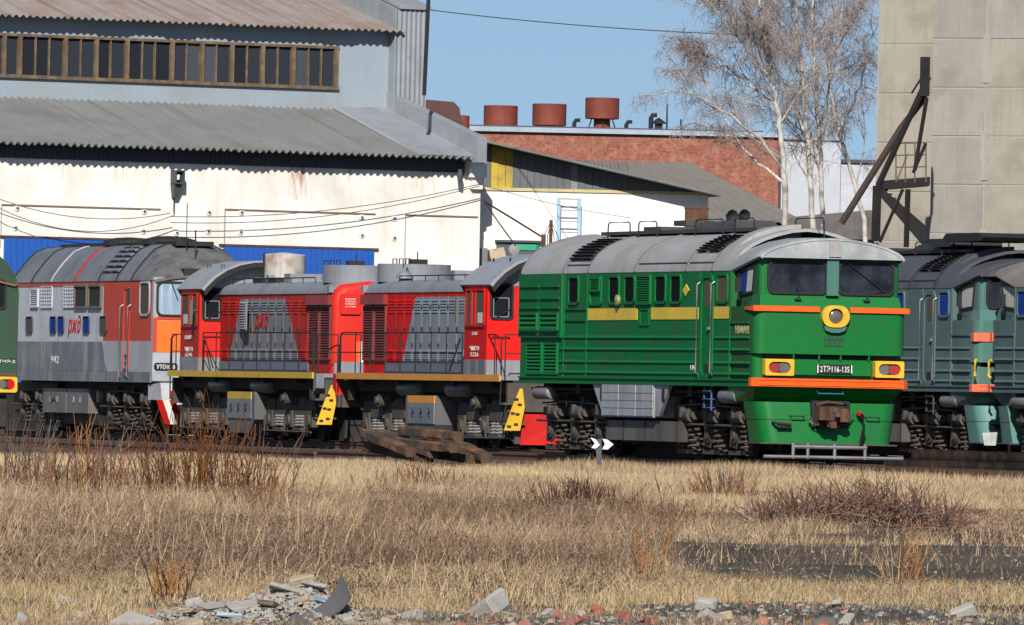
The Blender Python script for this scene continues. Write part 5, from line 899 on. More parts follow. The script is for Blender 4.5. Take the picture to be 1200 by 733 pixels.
zt3 = atY(985, 247, 350).z; m = MB(); m.prism([(-2.6, zt3 - .9), (-1.9, zt3 - .25), (.4, zt3), (2.5, zt3 - .3), (2.6, zt3 - .9)], 'y', -2, 2); m.build('roof', mat('black_brown_roof', (.11, .10, .098), .8, dirt=(.05, .045, .04), amt=.7, scale=1.5), o); MB().box(-2.4, 2.4, -1.8, 1.8, -.4, zt3 - .9).build('wall', mat('grey_brown_wall', (.20, .17, .15), .9), o); o.location.z = 0
# ------------------------------------------------------------------ concrete tower
def tower():
    CT = [mat('concrete_panel_%d' % k, c_, .9, dirt=(.20, .185, .16), amt=.75, scale=.9, streak=.6, bump=.25, bscale=8) for k, c_ in enumerate(((.305, .283, .245), (.325, .293, .238), (.283, .266, .236)))]; MT = mat('mortar', (.34, .32, .29), .95, bump=.4, bscale=20)
    TF_ = Frame_(tuple(atY(1089, 250, 296).xy) + (0,), math.radians(-33)); T = empty('concrete_tower', TF_.o, TF_.yaw, label='tall beige concrete panel tower rising behind the teal locomotives', cat='tower')
    z0 = TF_.uv(1100, 217)[1]; h = z0 - TF_.uv(1100, 274)[1]; zs = [z0 + k * h for k in range(-5, 9)]; us = [0, TF_.uv(1154, 150)[0]]; us += [us[1] * k for k in range(2, 6)]
    MB().box(.02, us[-1], .014, 8, -.4, zs[-1]).build('core', MT, T)
    for i in range(len(us) - 1):
        for k in range(len(zs) - 1): g = random.uniform(.018, .03); MB().box(us[i] + g, us[i + 1] - g, random.uniform(-.006, .004), .014, zs[k] + g, zs[k + 1] - g).build('panel', random.choice(CT), T)
    for k in (1, 3, 5, 7): 
        m = MB(); zc = zs[k + 3] if k + 3 < len(zs) else zs[-1]
        ptsl = [(us[1] - .10 + random.uniform(-.03, .03), z) for z in np.linspace(zc - h * .9, zc + h * .1, 7)]; ptsr = [(us[1] + .13 + random.uniform(-.03, .03), z) for z in np.linspace(zc + h * .1, zc - h * .9, 7)]
        m.prism(ptsl + ptsr, 'y', -.02, .01); m.build('mortar_patch', MT, T)
    # recessed left bay
    off = 1.6; ua = TF_.uv(1029, 150, off)[0]; MB().box(ua, .015, off + .014, 8, -.4, zs[-1]).build('core', MT, T); zq = TF_.uv(1060, 110, off)[1]; zs2 = [zq + k * h * 1.02 for k in range(-7, 7)]
    for k in range(len(zs2) - 1): MB().box(ua, -.01, off + random.uniform(-.006, .004), off + .014, zs2[k] + .025, zs2[k + 1] - .025).build('panel', CT[1], T)
    MB().box(ua - .06, ua, off + .02, 8, -.4, zs2[-1]).build('corner_strip', MT, T)
    # steel stair and conveyor frame
    D = 291.5; ST = empty('steel_staircase', atY(1060, 280, D), 0, label='black steel landing, stair and braces hung on the concrete tower', cat='staircase'); o = ST.location.copy(); IR = mat('black_iron', (.012, .012, .013), .75, dirt=(.03, .022, .02), amt=.4, spec=.2); P = lambda x, y, dy=0: atY(x, y, D + dy) - o
    ST.location = (o.x, o.y, 0); o.z = 0
    m = MB(); a, b = P(1029, 217), P(1090, 212); m.hexa([(a.x, 0, a.z - .12), (b.x, 0, b.z - .12), (b.x, 1.6, b.z - .12), (a.x, 1.6, a.z - .12), (a.x, 0, a.z + .1), (b.x, 0, b.z + .1), (b.x, 1.6, b.z + .1), (a.x, 1.6, a.z + .1)]); m.build('landing', IR, ST)
    for n_, pl, r in (('brace', [(1029, 218), (1088, 90)], .09), ('brace', [(1072, 200), (1086, 115)], .06), ('brace', [(1031, 284), (1058, 222)], .05), ('brace', [(1085, 168), (1070, 203)], .05), ('support_leg', [(1026, 283), (1028, 218)], .13), ('support_leg', [(1062, 290), (1064, 222)], .08), ('brace', [(1068, 110), (1084, 85)], .03)): MB().tube([P(*p) for p in pl], r, 6).build(n_, IR, ST)
    MB().tube([P(986, 262, .3), P(1056, 150, .3), P(1085, 113, .3)], .085, 8).build('discharge_pipe', mat('brown_pipe', (.04, .024, .02), .75), ST)
    a = P(1084, 90); MB().box(a.x - .12, a.x + .12, -.1, .3, a.z - .5, a.z + .5).build('column_head', IR, ST)
    m = MB()
    for xx in (1050, 1061, 1072, 1085): m.tube([P(xx, 214), P(xx, 167)], .02, 5)
    for y in (168, 182, 196): m.tube([P(1050, y + .3), P(1086, y - .5)], .018, 5)
    m.tube([P(1051, 212), P(1064, 180)], .02, 5); m.build('railing', mat('rail_brown', (.12, .09, .06), .7), ST)
    for d_ in (0, .9): m = MB(); a, b = P(1033, 222, d_), P(1085, 278, d_); m.hexa([(a.x, d_, a.z - .22), (b.x, d_, b.z - .30), (b.x, d_ + .06, b.z - .30), (a.x, d_ + .06, a.z - .22), (a.x, d_, a.z + .05), (b.x, d_, b.z + .28), (b.x, d_ + .06, b.z + .28), (a.x, d_ + .06, a.z + .05)]); m.build('stringer', IR, ST)
    for k in range(11): a = P(1033 + 52 * (k + .5) / 11, 220 + 56 * (k + .5) / 11); MB().box(a.x - .12, a.x + .12, .06, .9, a.z - .02, a.z + .02).build('tread', IR, ST)
tower()
# ------------------------------------------------------------------ wires
def sag(p, q, s, n=14): p = Vector(p); q = Vector(q); return [p.lerp(q, i / n) - Vector((0, 0, s * 4 * (i / n) * (1 - i / n))) for i in range(n + 1)]
WIRE = mat('wire_grey', (.10, .09, .085), .7)
wire(sag(atY(505, 12, 339), atY(905, 42, 320), .12), .016, 'long thin wire from the shed mast to the birches', 'wire', WIRE)
def wl(a, b, s): ua = SF.uv(*a, -.5); ub = SF.uv(*b, -.5); f = lambda q: SF.o + SF.e * q[0] - SF.n * .5 + Vector((0, 0, q[1])); return sag(f(ua), f(ub), s)
for a, b, s, lb in (((-30, 222), (200, 250), .45, 'upper slack wire at the floodlight on the shed wall'), ((-30, 228), (205, 252), .75, 'lower slack wire drooping under the floodlight on the shed wall'), ((200, 254), (562, 216), .3, 'upper thin cable rising along the shed wall to its corner'), ((200, 261), (562, 218), .35, 'lower thin cable rising along the shed wall to its corner')): wire(wl(a, b, s), .012, lb, 'wire', WIRE)
wire(sag(atY(563, 216, 337), atY(742, 256, 332), .1), .010, 'thin cable from the shed corner across the annex wall', 'wire', WIRE)
# ------------------------------------------------------------------ birches
BARK = None
def barkmat():
    m = mat('birch_bark', (.50, .47, .43), .8, dirt=(.12, .10, .09), amt=.9, scale=2.2, streak=0, bump=.2); return m
TWIG = mat('birch_twig', (.31, .25, .225), .85, streak=0, amt=.3)
class Tubes:     # fast collector of tapered three-sided tubes
    def __init__(s): s.v = []; s.f = []; s.n = 0
    def add(s, P, r0, r1, k=3):
        P = np.asarray(P, float); L_ = len(P); d = np.gradient(P, axis=0); d /= np.linalg.norm(d, axis=1, keepdims=True) + 1e-9
        a = np.cross(d, [.3, .9, .31]); a /= np.linalg.norm(a, axis=1, keepdims=True) + 1e-9; b = np.cross(d, a); rr = np.linspace(r0, r1, L_)[:, None]
        for i in range(k): t = 2 * math.pi * i / k; s.v.append(P + rr * (math.cos(t) * a + math.sin(t) * b))
        base = s.n; idx = lambda i, j: base + i * L_ + j
        for i in range(k):
            for j in range(L_ - 1): s.f.append((idx(i, j), idx((i + 1) % k, j), idx((i + 1) % k, j + 1), idx(i, j + 1)))
        s.n += k * L_
    def build(s, name, mt, parent=None, **kw):
        me = bpy.data.meshes.new(name); v = np.concatenate(s.v); f = np.array(s.f, dtype=np.int32); me.vertices.add(len(v)); me.vertices.foreach_set('co', v.ravel().astype(np.float32)); me.loops.add(f.size); me.loops.foreach_set('vertex_index', f.ravel()); me.polygons.add(len(f)); me.polygons.foreach_set('loop_start', np.arange(0, f.size, 4, dtype=np.int32)); me.update(calc_edges=True); me.validate(); me.shade_smooth(); me.materials.append(mt)
        o = bpy.data.objects.new(name, me); COL.objects.link(o); o.parent = parent; return tag(o, **kw)
def smooth_path(pts, n):
    pts = np.array([list(p) for p in pts]); t = np.linspace(0, len(pts) - 1, n); i = np.clip(t.astype(int), 0, len(pts) - 2); f = (t - i)[:, None]; return pts[i] * (1 - f) + pts[i + 1] * f
def birch(pix, D, r, lbl, limbs=(), nb=26, h0=.2, seed=1, bias=0):
    g = np.random.default_rng(seed); base = atY(*pix[0], D); R = empty('birch_tree', (base.x, base.y, -.3), 0, label=lbl, cat='tree', group='birches behind the yard'); o = np.array([base.x, base.y, -.3])
    pts = [np.array(atY(x, y, D)) - o for x, y in pix]; pts[0][2] = 0; pts = [np.array([pts[0][0], pts[0][1], 0.])] + pts[1:] if pts[0][2] < .1 else pts
    tr = Tubes(); tw = Tubes(); br = Tubes(); path = smooth_path(pts, 40); path[1:-1, :2] += g.normal(0, .02, (38, 2)); tr.add(path, r, r * .18, 8)
    def droop_twigs(P, n, L0):
        for k in range(n):
            t = g.uniform(.25, 1); i = int(t * (len(P) - 1)); p = P[i]; a = g.uniform(0, 6.28); L_ = L0 * g.uniform(.5, 1.3); out = np.array([math.cos(a), math.sin(a), g.uniform(-.1, .5)]); q = [p]
            for j in range(5): out = out * .86 + np.array([0, 0, -.20]) + g.normal(0, .12, 3); q.append(q[-1] + out / np.linalg.norm(out) * L_ / 5)
            tw.add(q, .006, .003)
            for j in (2, 3): 
                for z in range(2):
                    d = g.normal(0, .5, 3) + [0, 0, -.5]; d /= np.linalg.norm(d); tw.add([q[j], q[j] + d * L_ * .22, q[j] + d * L_ * .4 + [0, 0, -L_ * .1]], .004, .0025)
    def branch(p, d, L_, r_, lv):
        q = [p]; d = d / np.linalg.norm(d)
        for j in range(7): d = d + g.normal(0, .10, 3) + np.array([0, 0, .05 if j < 4 else -.08]); d /= np.linalg.norm(d); q.append(q[-1] + d * L_ / 7)
        q = np.array(q); (br if r_ > .018 else tw).add(smooth_path(q, 10), r_, r_ * .35, 5 if r_ > .03 else 3)
        if lv > 0:
            for k in range(4 if lv > 1 else 5): i = g.integers(2, 7); dd = (q[i] - q[i - 1]); dd /= np.linalg.norm(dd); branch(q[i], dd + g.normal(0, .55, 3) + [0, 0, .1], L_ * g.uniform(.35, .6), r_ * .5, lv - 1)
        droop_twigs(q, 4 if lv else 3, .65)
    for lp in limbs:
        q = smooth_path([np.array(atY(x, y, D + dd)) - o for x, y, dd in lp], 16); q[1:-1] += g.normal(0, .03, (14, 3)); br.add(q, r * .5, r * .12, 6); droop_twigs(q, 26, .9)
        for k in range(9): i = g.integers(3, 15); dd = q[i] - q[i - 1]; dd /= np.linalg.norm(dd); branch(q[i], dd + g.normal(0, .6, 3), g.uniform(.8, 1.6), r * .2, 1)
    for k in range(nb):
        t = h0 + (1 - h0) * (k + g.uniform(0, 1)) / nb; i = min(38, int(t * 39)); a = g.uniform(0, 6.28); d = np.array([math.cos(a) + bias, math.sin(a), g.uniform(.7, 1.7)]); branch(path[i], d, g.uniform(1.2, 2.8) * (1.15 - .6 * t), r * (.34 - .2 * t), 1)
    tr.build('trunk', barkmat(), R); br.build('limbs', barkmat(), R, kind='stuff') if br.v else None; tw.build('crown', TWIG, R, kind='stuff')
birch([(923, 520), (921, 235), (917, 180), (911, 130), (906, 95), (899, 60), (889, 0), (880, -60), (874, -120)], 306, .095, 'birch with long limbs sweeping towards the brick hall', [[(906, 98, 0), (880, 62, -.5), (850, 28, -1), (820, -10, -1.5), (800, -30, -2)], [(917, 200, 0), (892, 165, -.5), (850, 132, -1), (805, 105, -1.2), (778, 108, -1.5)], [(919, 215, 0), (880, 185, .4), (850, 140, .8), (815, 75, 1.2), (790, 45, 1.5)], [(911, 125, 0), (880, 100, .5), (840, 70, 1), (800, 58, 1.4)], [(902, 75, 0), (885, 40, -.5), (866, 5, -1), (850, -40, -1.2)], [(897, 50, 0), (868, 25, .4), (835, -5, .8), (808, -30, 1)]], 22, .22, 3, -.3)
birch([(955, 520), (953, 270), (948, 180), (943, 110), (938, 60), (930, 0), (922, -70), (918, -120)], 309, .095, 'straight white birch trunk standing between its clump', [[(947, 160, 0), (925, 120, .5), (905, 70, 1), (893, 30, 1.2)], [(941, 90, 0), (920, 50, -.5), (905, 10, -1), (895, -40, -1.2)]], 24, .22, 5)
birch([(967, 520), (964, 270), (962, 180), (957, 110), (954, 60), (952, 0), (955, -70), (960, -120)], 312, .085, 'slender birch close beside the straight white trunk', [[(962, 170, 0), (968, 120, -.3), (978, 60, -.6), (990, 0, -.8), (997, -50, -1)]], 24, .22, 8)
birch([(1018, 520), (1013, 262), (996, 195), (978, 135), (970, 80), (975, 30), (985, -20), (990, -100)], 315, .08, 'leaning birch in front of the concrete tower edge', [[(985, 160, 0), (1002, 120, .4), (1015, 70, .7), (1024, 20, 1)], [(972, 70, 0), (992, 40, -.4), (1008, 10, -.7), (1020, -30, -1)]], 22, .2, 11)
# ------------------------------------------------------------------ foreground: dry grass
def vnoise(X, Y, s, seed):
    g = np.random.default_rng(seed); T_ = g.random((64, 64)); x = X / s; y = Y / s; xi = np.floor(x).astype(int); yi = np.floor(y).astype(int); fx = x - xi; fy = y - yi; fx = fx * fx * (3 - 2 * fx); fy = fy * fy * (3 - 2 * fy)
    q = lambda a, b: T_[a % 64, b % 64]; return (q(xi, yi) * (1 - fx) + q(xi + 1, yi) * fx) * (1 - fy) + (q(xi, yi + 1) * (1 - fx) + q(xi + 1, yi + 1) * fx) * fy
def grassmat(name, cols):
    m = bpy.data.materials.new(name); m.use_nodes = True; t = m.node_tree; N = t.nodes; L = t.links; b = N['Principled BSDF']; a = N.new('ShaderNodeAttribute'); a.attribute_name = 'tone'; r = N.new('ShaderNodeValToRGB'); L.new(a.outputs['Fac'], r.inputs[0]); e = r.color_ramp.elements
    for i, c_ in enumerate(cols):
        p = i / (len(cols) - 1); el = e[0] if i == 0 else (e[-1] if i == len(cols) - 1 else None)
        if el is None: el = e.new(p)
        el.position = p; el.color = (*c_, 1)
    L.new(r.outputs[0], b.inputs['Base Color']); b.inputs['Roughness'].default_value = .8; b.inputs['Specular IOR Level'].default_value = .15; return m
GM = grassmat('dry_grass', [(.050, .034, .027), (.150, .088, .060), (.28, .195, .130), (.53, .395, .235), (.30, .26, .09)])
def blades(name, X, Y, h, wdt, tone, lean, label, cat, sig=.45, tri=False, lift=0):
    n = len(X); Z = gz(X, Y) - .02 + lift; fa = rng.uniform(-1.2, 1.2, n)
    wx = np.cos(fa) * wdt; wy = np.sin(fa) * wdt; lx = (rng.normal(0, sig, n) + lean) * h; ly = rng.normal(0, sig, n) * h; hh = h / np.sqrt(1 + (lx / h) ** 2 * .6)
    P = np.stack([X, Y, Z], 1); W_ = np.stack([wx, wy, np.zeros(n)], 1); tip = P + np.stack([lx, ly, hh], 1); k = 3 if tri else 5
    v = np.empty((n, k, 3)); v[:, 0] = P - W_ / 2; v[:, 1] = P + W_ / 2
    if tri: v[:, 2] = tip
    else: mid = P + np.stack([lx * .35 + rng.normal(0, .06, n) * h, ly * .35, hh * .55], 1); v[:, 2] = mid + W_ * .38; v[:, 3] = mid - W_ * .38; v[:, 4] = tip
    me = bpy.data.meshes.new(name); me.vertices.add(n * k); me.vertices.foreach_set('co', v.reshape(-1).astype(np.float32)); b = np.arange(n, dtype=np.int32)[:, None] * k
    lp = (b + [0, 1, 2]) if tri else np.concatenate([b + [0, 1, 2, 3], b + [3, 2, 4]], 1); lp = lp.reshape(-1); me.loops.add(len(lp)); me.loops.foreach_set('vertex_index', lp.astype(np.int32)); st = (np.arange(n, dtype=np.int32)[:, None] * (3 if tri else 7) + ([0] if tri else [0, 4])).reshape(-1); me.polygons.add(len(st)); me.polygons.foreach_set('loop_start', st.astype(np.int32)); me.update(calc_edges=True)
    at_ = me.attributes.new('tone', 'FLOAT', 'POINT'); at_.data.foreach_set('value', np.repeat(tone, k).astype(np.float32)); me.materials.append(GM); o = bpy.data.objects.new(name, me); COL.objects.link(o); tag(o, label, cat, None, 'stuff')
def scatter(n, y0, y1, mx0=3.5, mx1=3.5):
    Y = np.sqrt(rng.uniform(y0 ** 2, y1 ** 2, n)); hw = 600 / F * Y; X = rng.uniform(-1, 1, n); X = np.where(X < 0, X * (hw + mx0), X * (hw + mx1)); return X, Y
def px_of(X, Y): return 600 + F * X / Y
N01 = lambda n, s=1: rng.normal(0, s, n)
# pale short turf by the tracks
X, Y = scatter(420000, 152, 236, 2, 2); d = .25 + .75 * (vnoise(X, Y, 1.6, 1) > .36); onT = np.zeros(len(X), bool)
onT = np.abs((X + Y * TT - 60.27) * math.cos(TH)) < 1.4; edge = np.abs((X + Y * TT - 65.2) * math.cos(TH)) < 1.3
d = d * np.where(onT, .25, 1) * np.where((px_of(X, Y) > 1115) & (Y < 161), .12, 1); far = (X + Y * TT > 70); d = d * np.where(far & (Y < 205), 1, np.where(far, .25, 1)); k = rng.random(len(X)) < d; X, Y = X[k], Y[k]; nz = vnoise(X, Y, 3.1, 2); n2 = vnoise(X, Y, 12, 12)
h = (.06 + .09 * nz) * rng.uniform(.5, 1.6, len(X)) * np.where(np.abs((X + Y * TT - 65.0) * math.cos(TH)) < 1.4, 1.6, 1); blades('pale_turf', X, Y, h, rng.uniform(.008, .016, len(X)), np.clip(.60 + .3 * (nz - .5) + .25 * (n2 - .5) + N01(len(X), .14), 0, .8), .08, 'short pale straw-coloured turf between the tracks', 'grass', .5, True)
# brown weeds and straw in the middle ground
X, Y = scatter(520000, 97, 168, 2.5, 2.5); px = px_of(X, Y); nz = vnoise(X, Y, 4.5, 5); nf = vnoise(X, Y, 1.2, 6); ncl = vnoise(X, Y, .30, 16)
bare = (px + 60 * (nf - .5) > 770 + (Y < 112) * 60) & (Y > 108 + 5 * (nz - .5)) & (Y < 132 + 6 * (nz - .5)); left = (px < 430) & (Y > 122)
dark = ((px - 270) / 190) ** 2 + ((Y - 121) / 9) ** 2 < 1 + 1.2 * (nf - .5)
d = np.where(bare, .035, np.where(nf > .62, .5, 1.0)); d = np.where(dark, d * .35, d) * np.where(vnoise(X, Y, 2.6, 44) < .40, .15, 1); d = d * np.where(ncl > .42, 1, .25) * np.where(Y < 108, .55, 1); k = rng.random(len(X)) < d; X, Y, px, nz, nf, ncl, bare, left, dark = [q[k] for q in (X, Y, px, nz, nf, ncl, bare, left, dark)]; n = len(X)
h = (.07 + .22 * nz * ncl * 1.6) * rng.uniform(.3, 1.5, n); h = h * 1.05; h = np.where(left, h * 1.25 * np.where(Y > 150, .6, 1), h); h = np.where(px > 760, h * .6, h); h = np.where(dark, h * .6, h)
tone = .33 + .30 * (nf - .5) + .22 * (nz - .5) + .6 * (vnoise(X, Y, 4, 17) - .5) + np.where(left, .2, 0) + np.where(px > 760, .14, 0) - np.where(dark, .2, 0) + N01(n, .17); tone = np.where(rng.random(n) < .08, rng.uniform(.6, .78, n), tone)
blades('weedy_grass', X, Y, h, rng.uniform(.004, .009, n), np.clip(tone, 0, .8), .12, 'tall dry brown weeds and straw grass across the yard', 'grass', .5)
# fine seed heads and broken twigs hanging between the stems
X, Y = scatter(330000, 97, 160, 2, 2); px = px_of(X, Y); nf = vnoise(X, Y, 1.2, 6); nz = vnoise(X, Y, 4.5, 5); bare = (px > 770) & (Y > 108) & (Y < 132); d = np.where(bare, .02, np.where(px > 760, .4, .9)) * np.where(vnoise(X, Y, .45, 33) > .4, 1, .3); k = rng.random(len(X)) < d; X, Y, nf, nz = X[k], Y[k], nf[k], nz[k]; n = len(X)
blades('weed_heads', X, Y, rng.uniform(.02, .06, n), rng.uniform(.006, .014, n), np.clip(.34 + .3 * (nf - .5) + N01(n, .16), 0, .74), 0, 'tangle of tiny dry seed heads among the brown weeds', 'weeds', 1.6, True, rng.random(n) ** 1.5 * (.08 + .26 * nz))
# thin dark brown weed stems
X, Y = scatter(45000, 103, 152, 2, 2); px = px_of(X, Y); nz = vnoise(X, Y, 3.0, 61); k = (rng.random(len(X)) < np.where((px > 360) & (px < 800), 1, np.where(px < 360, .5, .1)) * np.where(nz > .45, 1, .12)); X, Y, nz = X[k], Y[k], nz[k]; n = len(X)
blades('brown_stems', X, Y, rng.uniform(.10, .36, n) * (.5 + nz * .8), rng.uniform(.003, .006, n), np.clip(.22 + N01(n, .15), 0, .6), .05, 'thin dark brown weed stems above the straw', 'weeds', .35)
# long single stalks
X, Y = scatter(5000, 98, 165, 3, 3); px = px_of(X, Y); k = (rng.random(len(X)) < np.where(px < 420, 1, np.where(px < 760, .6, .03))); X, Y, px = X[k], Y[k], px[k]; h = rng.uniform(.22, .62, len(X)) * np.where(px < 420, 1, .8); blades('straw_stalks', X, Y, h, rng.uniform(.005, .009, len(X)), np.clip(N01(len(X), .17) + .52, .1, .76), .18, 'long leaning straw stalks standing above the weeds', 'grass', .25)
# yellow-green tufts in front
X, Y = scatter(150000, 86, 108, 2, 2); px = px_of(X, Y); nz = vnoise(X, Y, .8, 8); d = np.where(nz > .5, .85, .12) * np.where(Y < 93, np.where(px > 520, .12, np.where(px < 240, 1.0, .4)), 1); k = rng.random(len(X)) < d; X, Y, px, nz = X[k], Y[k], px[k], nz[k]; h = (.03 + .16 * nz) * rng.uniform(.4, 1.3, len(X)) * np.where((Y < 94) & (px > 240), .5, 1); blades('tufted_grass', X, Y, h, rng.uniform(.004, .008, len(X)), np.where(rng.random(len(X)) < .3, rng.uniform(.82, 1, len(X)), np.clip(N01(len(X), .17) + .56, 0, .8)), .05, 'yellow-green tufted grass beside the rubble strip', 'grass', .5)
X, Y = scatter(90000, 70, 90, 2, 2); nz = vnoise(X, Y, .7, 9); k = (nz > .62) | ((px_of(X, Y) < 240) & (nz > .3)); X, Y = X[k], Y[k]; blades('sparse_grass', X, Y, rng.uniform(.03, .10, len(X)), rng.uniform(.004, .007, len(X)), np.clip(N01(len(X), .17) + .5, 0, 1), 0, 'sparse grass among the gravel of the rubble strip', 'grass', .5)
# ------------------------------------------------------------------ shrubs
STEM = {k: mat('stem_' + k, c_, .7, streak=0, amt=.3) for k, c_ in dict(red=(.16, .055, .034), orange=(.36, .15, .04), brown=(.13, .07, .045), grey=(.18, .14, .11), straw=(.36, .26, .13)).items()}
def shrub(px, py, wpx, hpx, n, kinds, lbl, seed, name='willow_shrub', cat='shrub', spread=.35, r=.011, zb=None, group='leafless willow shrubs'):
    g = np.random.default_rng(seed); z = -.3 if zb is None else zb
    P = atZ(px, py, z); s = F / P.y; w_ = wpx / s; h = hpx / s; R = empty(name, (P.x, P.y, float(gz(P.x, P.y)) - .03), 0, label=lbl, cat=cat, group=group); col = {k: Tubes() for k in kinds}
    for i in range(n):
        t = col[kinds[g.integers(0, len(kinds))]]; bx_ = g.normal(0, .28) * w_; by = g.normal(0, .45); H = h * g.uniform(.35, 1.0) * (1 - .35 * min(1, abs(bx_) / (w_ * .6))); d = np.array([g.normal(bx_ / w_ * spread * 1.5, spread * .5), g.normal(0, spread), 1.]); q = [np.array([bx_, by, 0.])]
        for j in range(5): d = d + g.normal(0, .07, 3); q.append(q[-1] + d / np.linalg.norm(d) * H / 5)
        t.add(q, r * g.uniform(.6, 1.2), r * .35)
        for k in range(g.integers(1, 4)): j = g.integers(1, 5); dd = d + g.normal(0, .5, 3); dd /= np.linalg.norm(dd); t.add([q[j], q[j] + dd * H * .2, q[j] + dd * H * .38 + [0, 0, .03]], r * .55, r * .3)
    for k in kinds:
        if col[k].v: col[k].build('stems', STEM[k], R, kind='stuff')
shrub(235, 588, 170, 125, 170, ['orange', 'orange', 'red', 'brown'], 'big orange-stemmed willow shrub in front of the faded red shunter', 21)
shrub(110, 585, 150, 105, 120, ['red', 'brown', 'grey', 'orange'], 'dark red-stemmed shrub in front of the grey and red locomotive', 22)
shrub(20, 575, 90, 115, 60, ['red', 'grey', 'brown'], 'thin dark shrub beside the old dark green locomotive', 23)
shrub(675, 600, 110, 45, 130, ['red', 'red', 'brown'], 'low maroon shrub before the fuel tank of the bright green locomotive', 24)
shrub(300, 600, 80, 60, 90, ['brown', 'grey', 'orange'], 'tangled brown shrub at the foot of the willow', 25)
shrub(490, 585, 90, 45, 90, ['orange', 'brown', 'red'], 'small russet shrub below the pile of old sleepers', 26)
shrub(205, 700, 45, 75, 22, ['red', 'red', 'orange'], 'upright bright red stems near the rubble heap', 27, zb=-.5)
shrub(480, 530, 30, 40, 14, ['brown', 'grey'], 'wispy dead weed against the sleeper pile', 28, group='dead weeds along the track')
shrub(700, 545, 45, 38, 30, ['straw', 'straw', 'grey'], 'pale dead weed around the switch arrow', 29, group='dead weeds along the track')
shrub(745, 545, 30, 60, 22, ['brown', 'straw'], 'tall brittle weed beneath the grey equipment box', 30, group='dead weeds along the track')
shrub(820, 545, 60, 45, 26, ['straw', 'grey'], 'thin pale weeds before the front bogie', 31, group='dead weeds along the track')
shrub(780, 610, 110, 60, 34, ['straw', 'brown', 'orange'], 'straw-coloured weed clump with long stalks', 32, spread=.5)
shrub(850, 585, 80, 45, 80, ['brown', 'orange', 'grey'], 'sparse orange-brown twigs leading to the brush heap', 33)
shrub(1135, 555, 60, 22, 30, ['straw'], 'short pale reed stubble by the dark logs', 34, group='dead weeds along the track')
shrub(600, 700, 80, 95, 16, ['straw'], 'few very long straw stalks in front of the maroon shrub', 35, spread=.5, zb=-.5)
shrub(760, 690, 50, 100, 14, ['straw', 'orange'], 'long bent straw stalks at the edge of the cinder patch', 36, spread=.5, zb=-.5)
shrub(1060, 690, 70, 100, 16, ['straw', 'orange', 'brown'], 'fine upright orange weeds on the cinder patch', 37, zb=-.5)
# brush heap
def brush_heap(px, py, wpx, hpx, n, lbl, seed):
    g = np.random.default_rng(seed); P = atZ(px, py, -.32); s = F / P.y; w_, h = wpx / s, hpx / s; R = empty('brush_heap', (P.x, P.y, float(gz(P.x, P.y)) - .05), 0, label=lbl, cat='brush heap'); c_ = {k: Tubes() for k in ('red', 'brown', 'grey')}
    for i in range(n):
        x = g.uniform(-.5, .5) * w_; top = h * max(.15, (1 - (2.1 * x / w_) ** 2)); p = np.array([x, g.normal(0, .6), g.uniform(0, 1) * top * .85]); a = g.uniform(0, 6.28); e = g.uniform(-.2, 1.6); d = np.array([math.cos(a), math.sin(a) * .7, e]); q = [p]
        for j in range(4): d = d + g.normal(0, .25, 3); q.append(q[-1] + d / np.linalg.norm(d) * g.uniform(.05, .16))
        c_[('red', 'brown', 'brown', 'grey')[g.integers(0, 4)]].add(q, g.uniform(.006, .014), .004)
    for k in c_: c_[k].build('twigs', STEM[k], R, kind='stuff')
brush_heap(1010, 620, 240, 42, 850, 'wide heap of cut reddish brown brushwood beside the rusty track', 41)
# ------------------------------------------------------------------ old sleepers and logs
OLD = mat('weathered_sleeper', (.042, .032, .026), .9, dirt=(.20, .095, .04), amt=.85, scale=2.5, streak=.2, bump=.7, bscale=12)
def beam(px, py, Y, L_, w_, h, yaw, pitch, lbl, name='old_sleeper', cat='sleeper', group='old sleepers in a loose pile', mt=OLD, z=None, roll=0):
    P = atY(px, py, Y); m = MB(); n = 7; rings = []; g = np.random.default_rng(int(px * 7 + py))
    for i in range(n):
        x = -L_ / 2 + L_ * i / (n - 1); j = g.normal(0, .008, (8, 2)); k = .93 if i in (0, n - 1) else 1
        rings.append([(x, (a + j[q][0]) * k, (b + j[q][1]) * k) for q, (a, b) in enumerate(((-w_ / 2 + .02, -h / 2), (w_ / 2 - .02, -h / 2), (w_ / 2, -h / 2 + .02), (w_ / 2, h / 2 - .03), (w_ / 2 - .03, h / 2), (-w_ / 2 + .03, h / 2), (-w_ / 2, h / 2 - .03), (-w_ / 2, -h / 2 + .02)))])
    m.loft(rings); o = m.build(name, mt, None, label=lbl, cat=cat, group=group); o.location = P if z is None else (P.x, P.y, z); o.rotation_euler = (roll, pitch, yaw); return o
Ys = 226; yw = math.radians(-64)
for px, py, dz, lbl in ((478, 520, 0, 'top sleeper of the pile with an orange-brown end'), (455, 519, 0, 'sleeper jutting out at the left of the pile'), (467, 531, 0, 'lowest sleeper half sunk under the pile'), (505, 508, 0, 'dark sleeper lying across the top of the pile'), (500, 522, 0, 'short-ended sleeper in the middle of the pile'), (530, 521, 0, 'sleeper leaning towards the orange-silled shunter'), (545, 527, 0, 'grey sleeper sliding off the right of the pile'), (520, 533, 0, 'sleeper lying flat in the grass before the pile')):
    k = len(lbl); beam(px, py, Ys + (k % 5) * .25, 2.3, .24, .19, yw + ((k * 7) % 11 - 5) * .03, .10 + ((k * 3) % 5 - 2) * .03, lbl)
LOG = mat('tarred_log', (.008, .0075, .0075), .85, spec=.1, dirt=(.10, .055, .03), amt=.2, scale=1.2, bump=.5)
a = atZ(1068, 546, -.1); b = atZ(1215, 545, -.1)
m = MB(); n = 9
m.tube([Vector((a.x, a.y, .11)).lerp(Vector((a.x + 2.9, a.y - .1, .10)), i / 8) for i in range(9)], .145, 14, .13); m.build('tarred_log', LOG, None, True, label='thick round tarred log lying in front of the teal locomotives', cat='log')
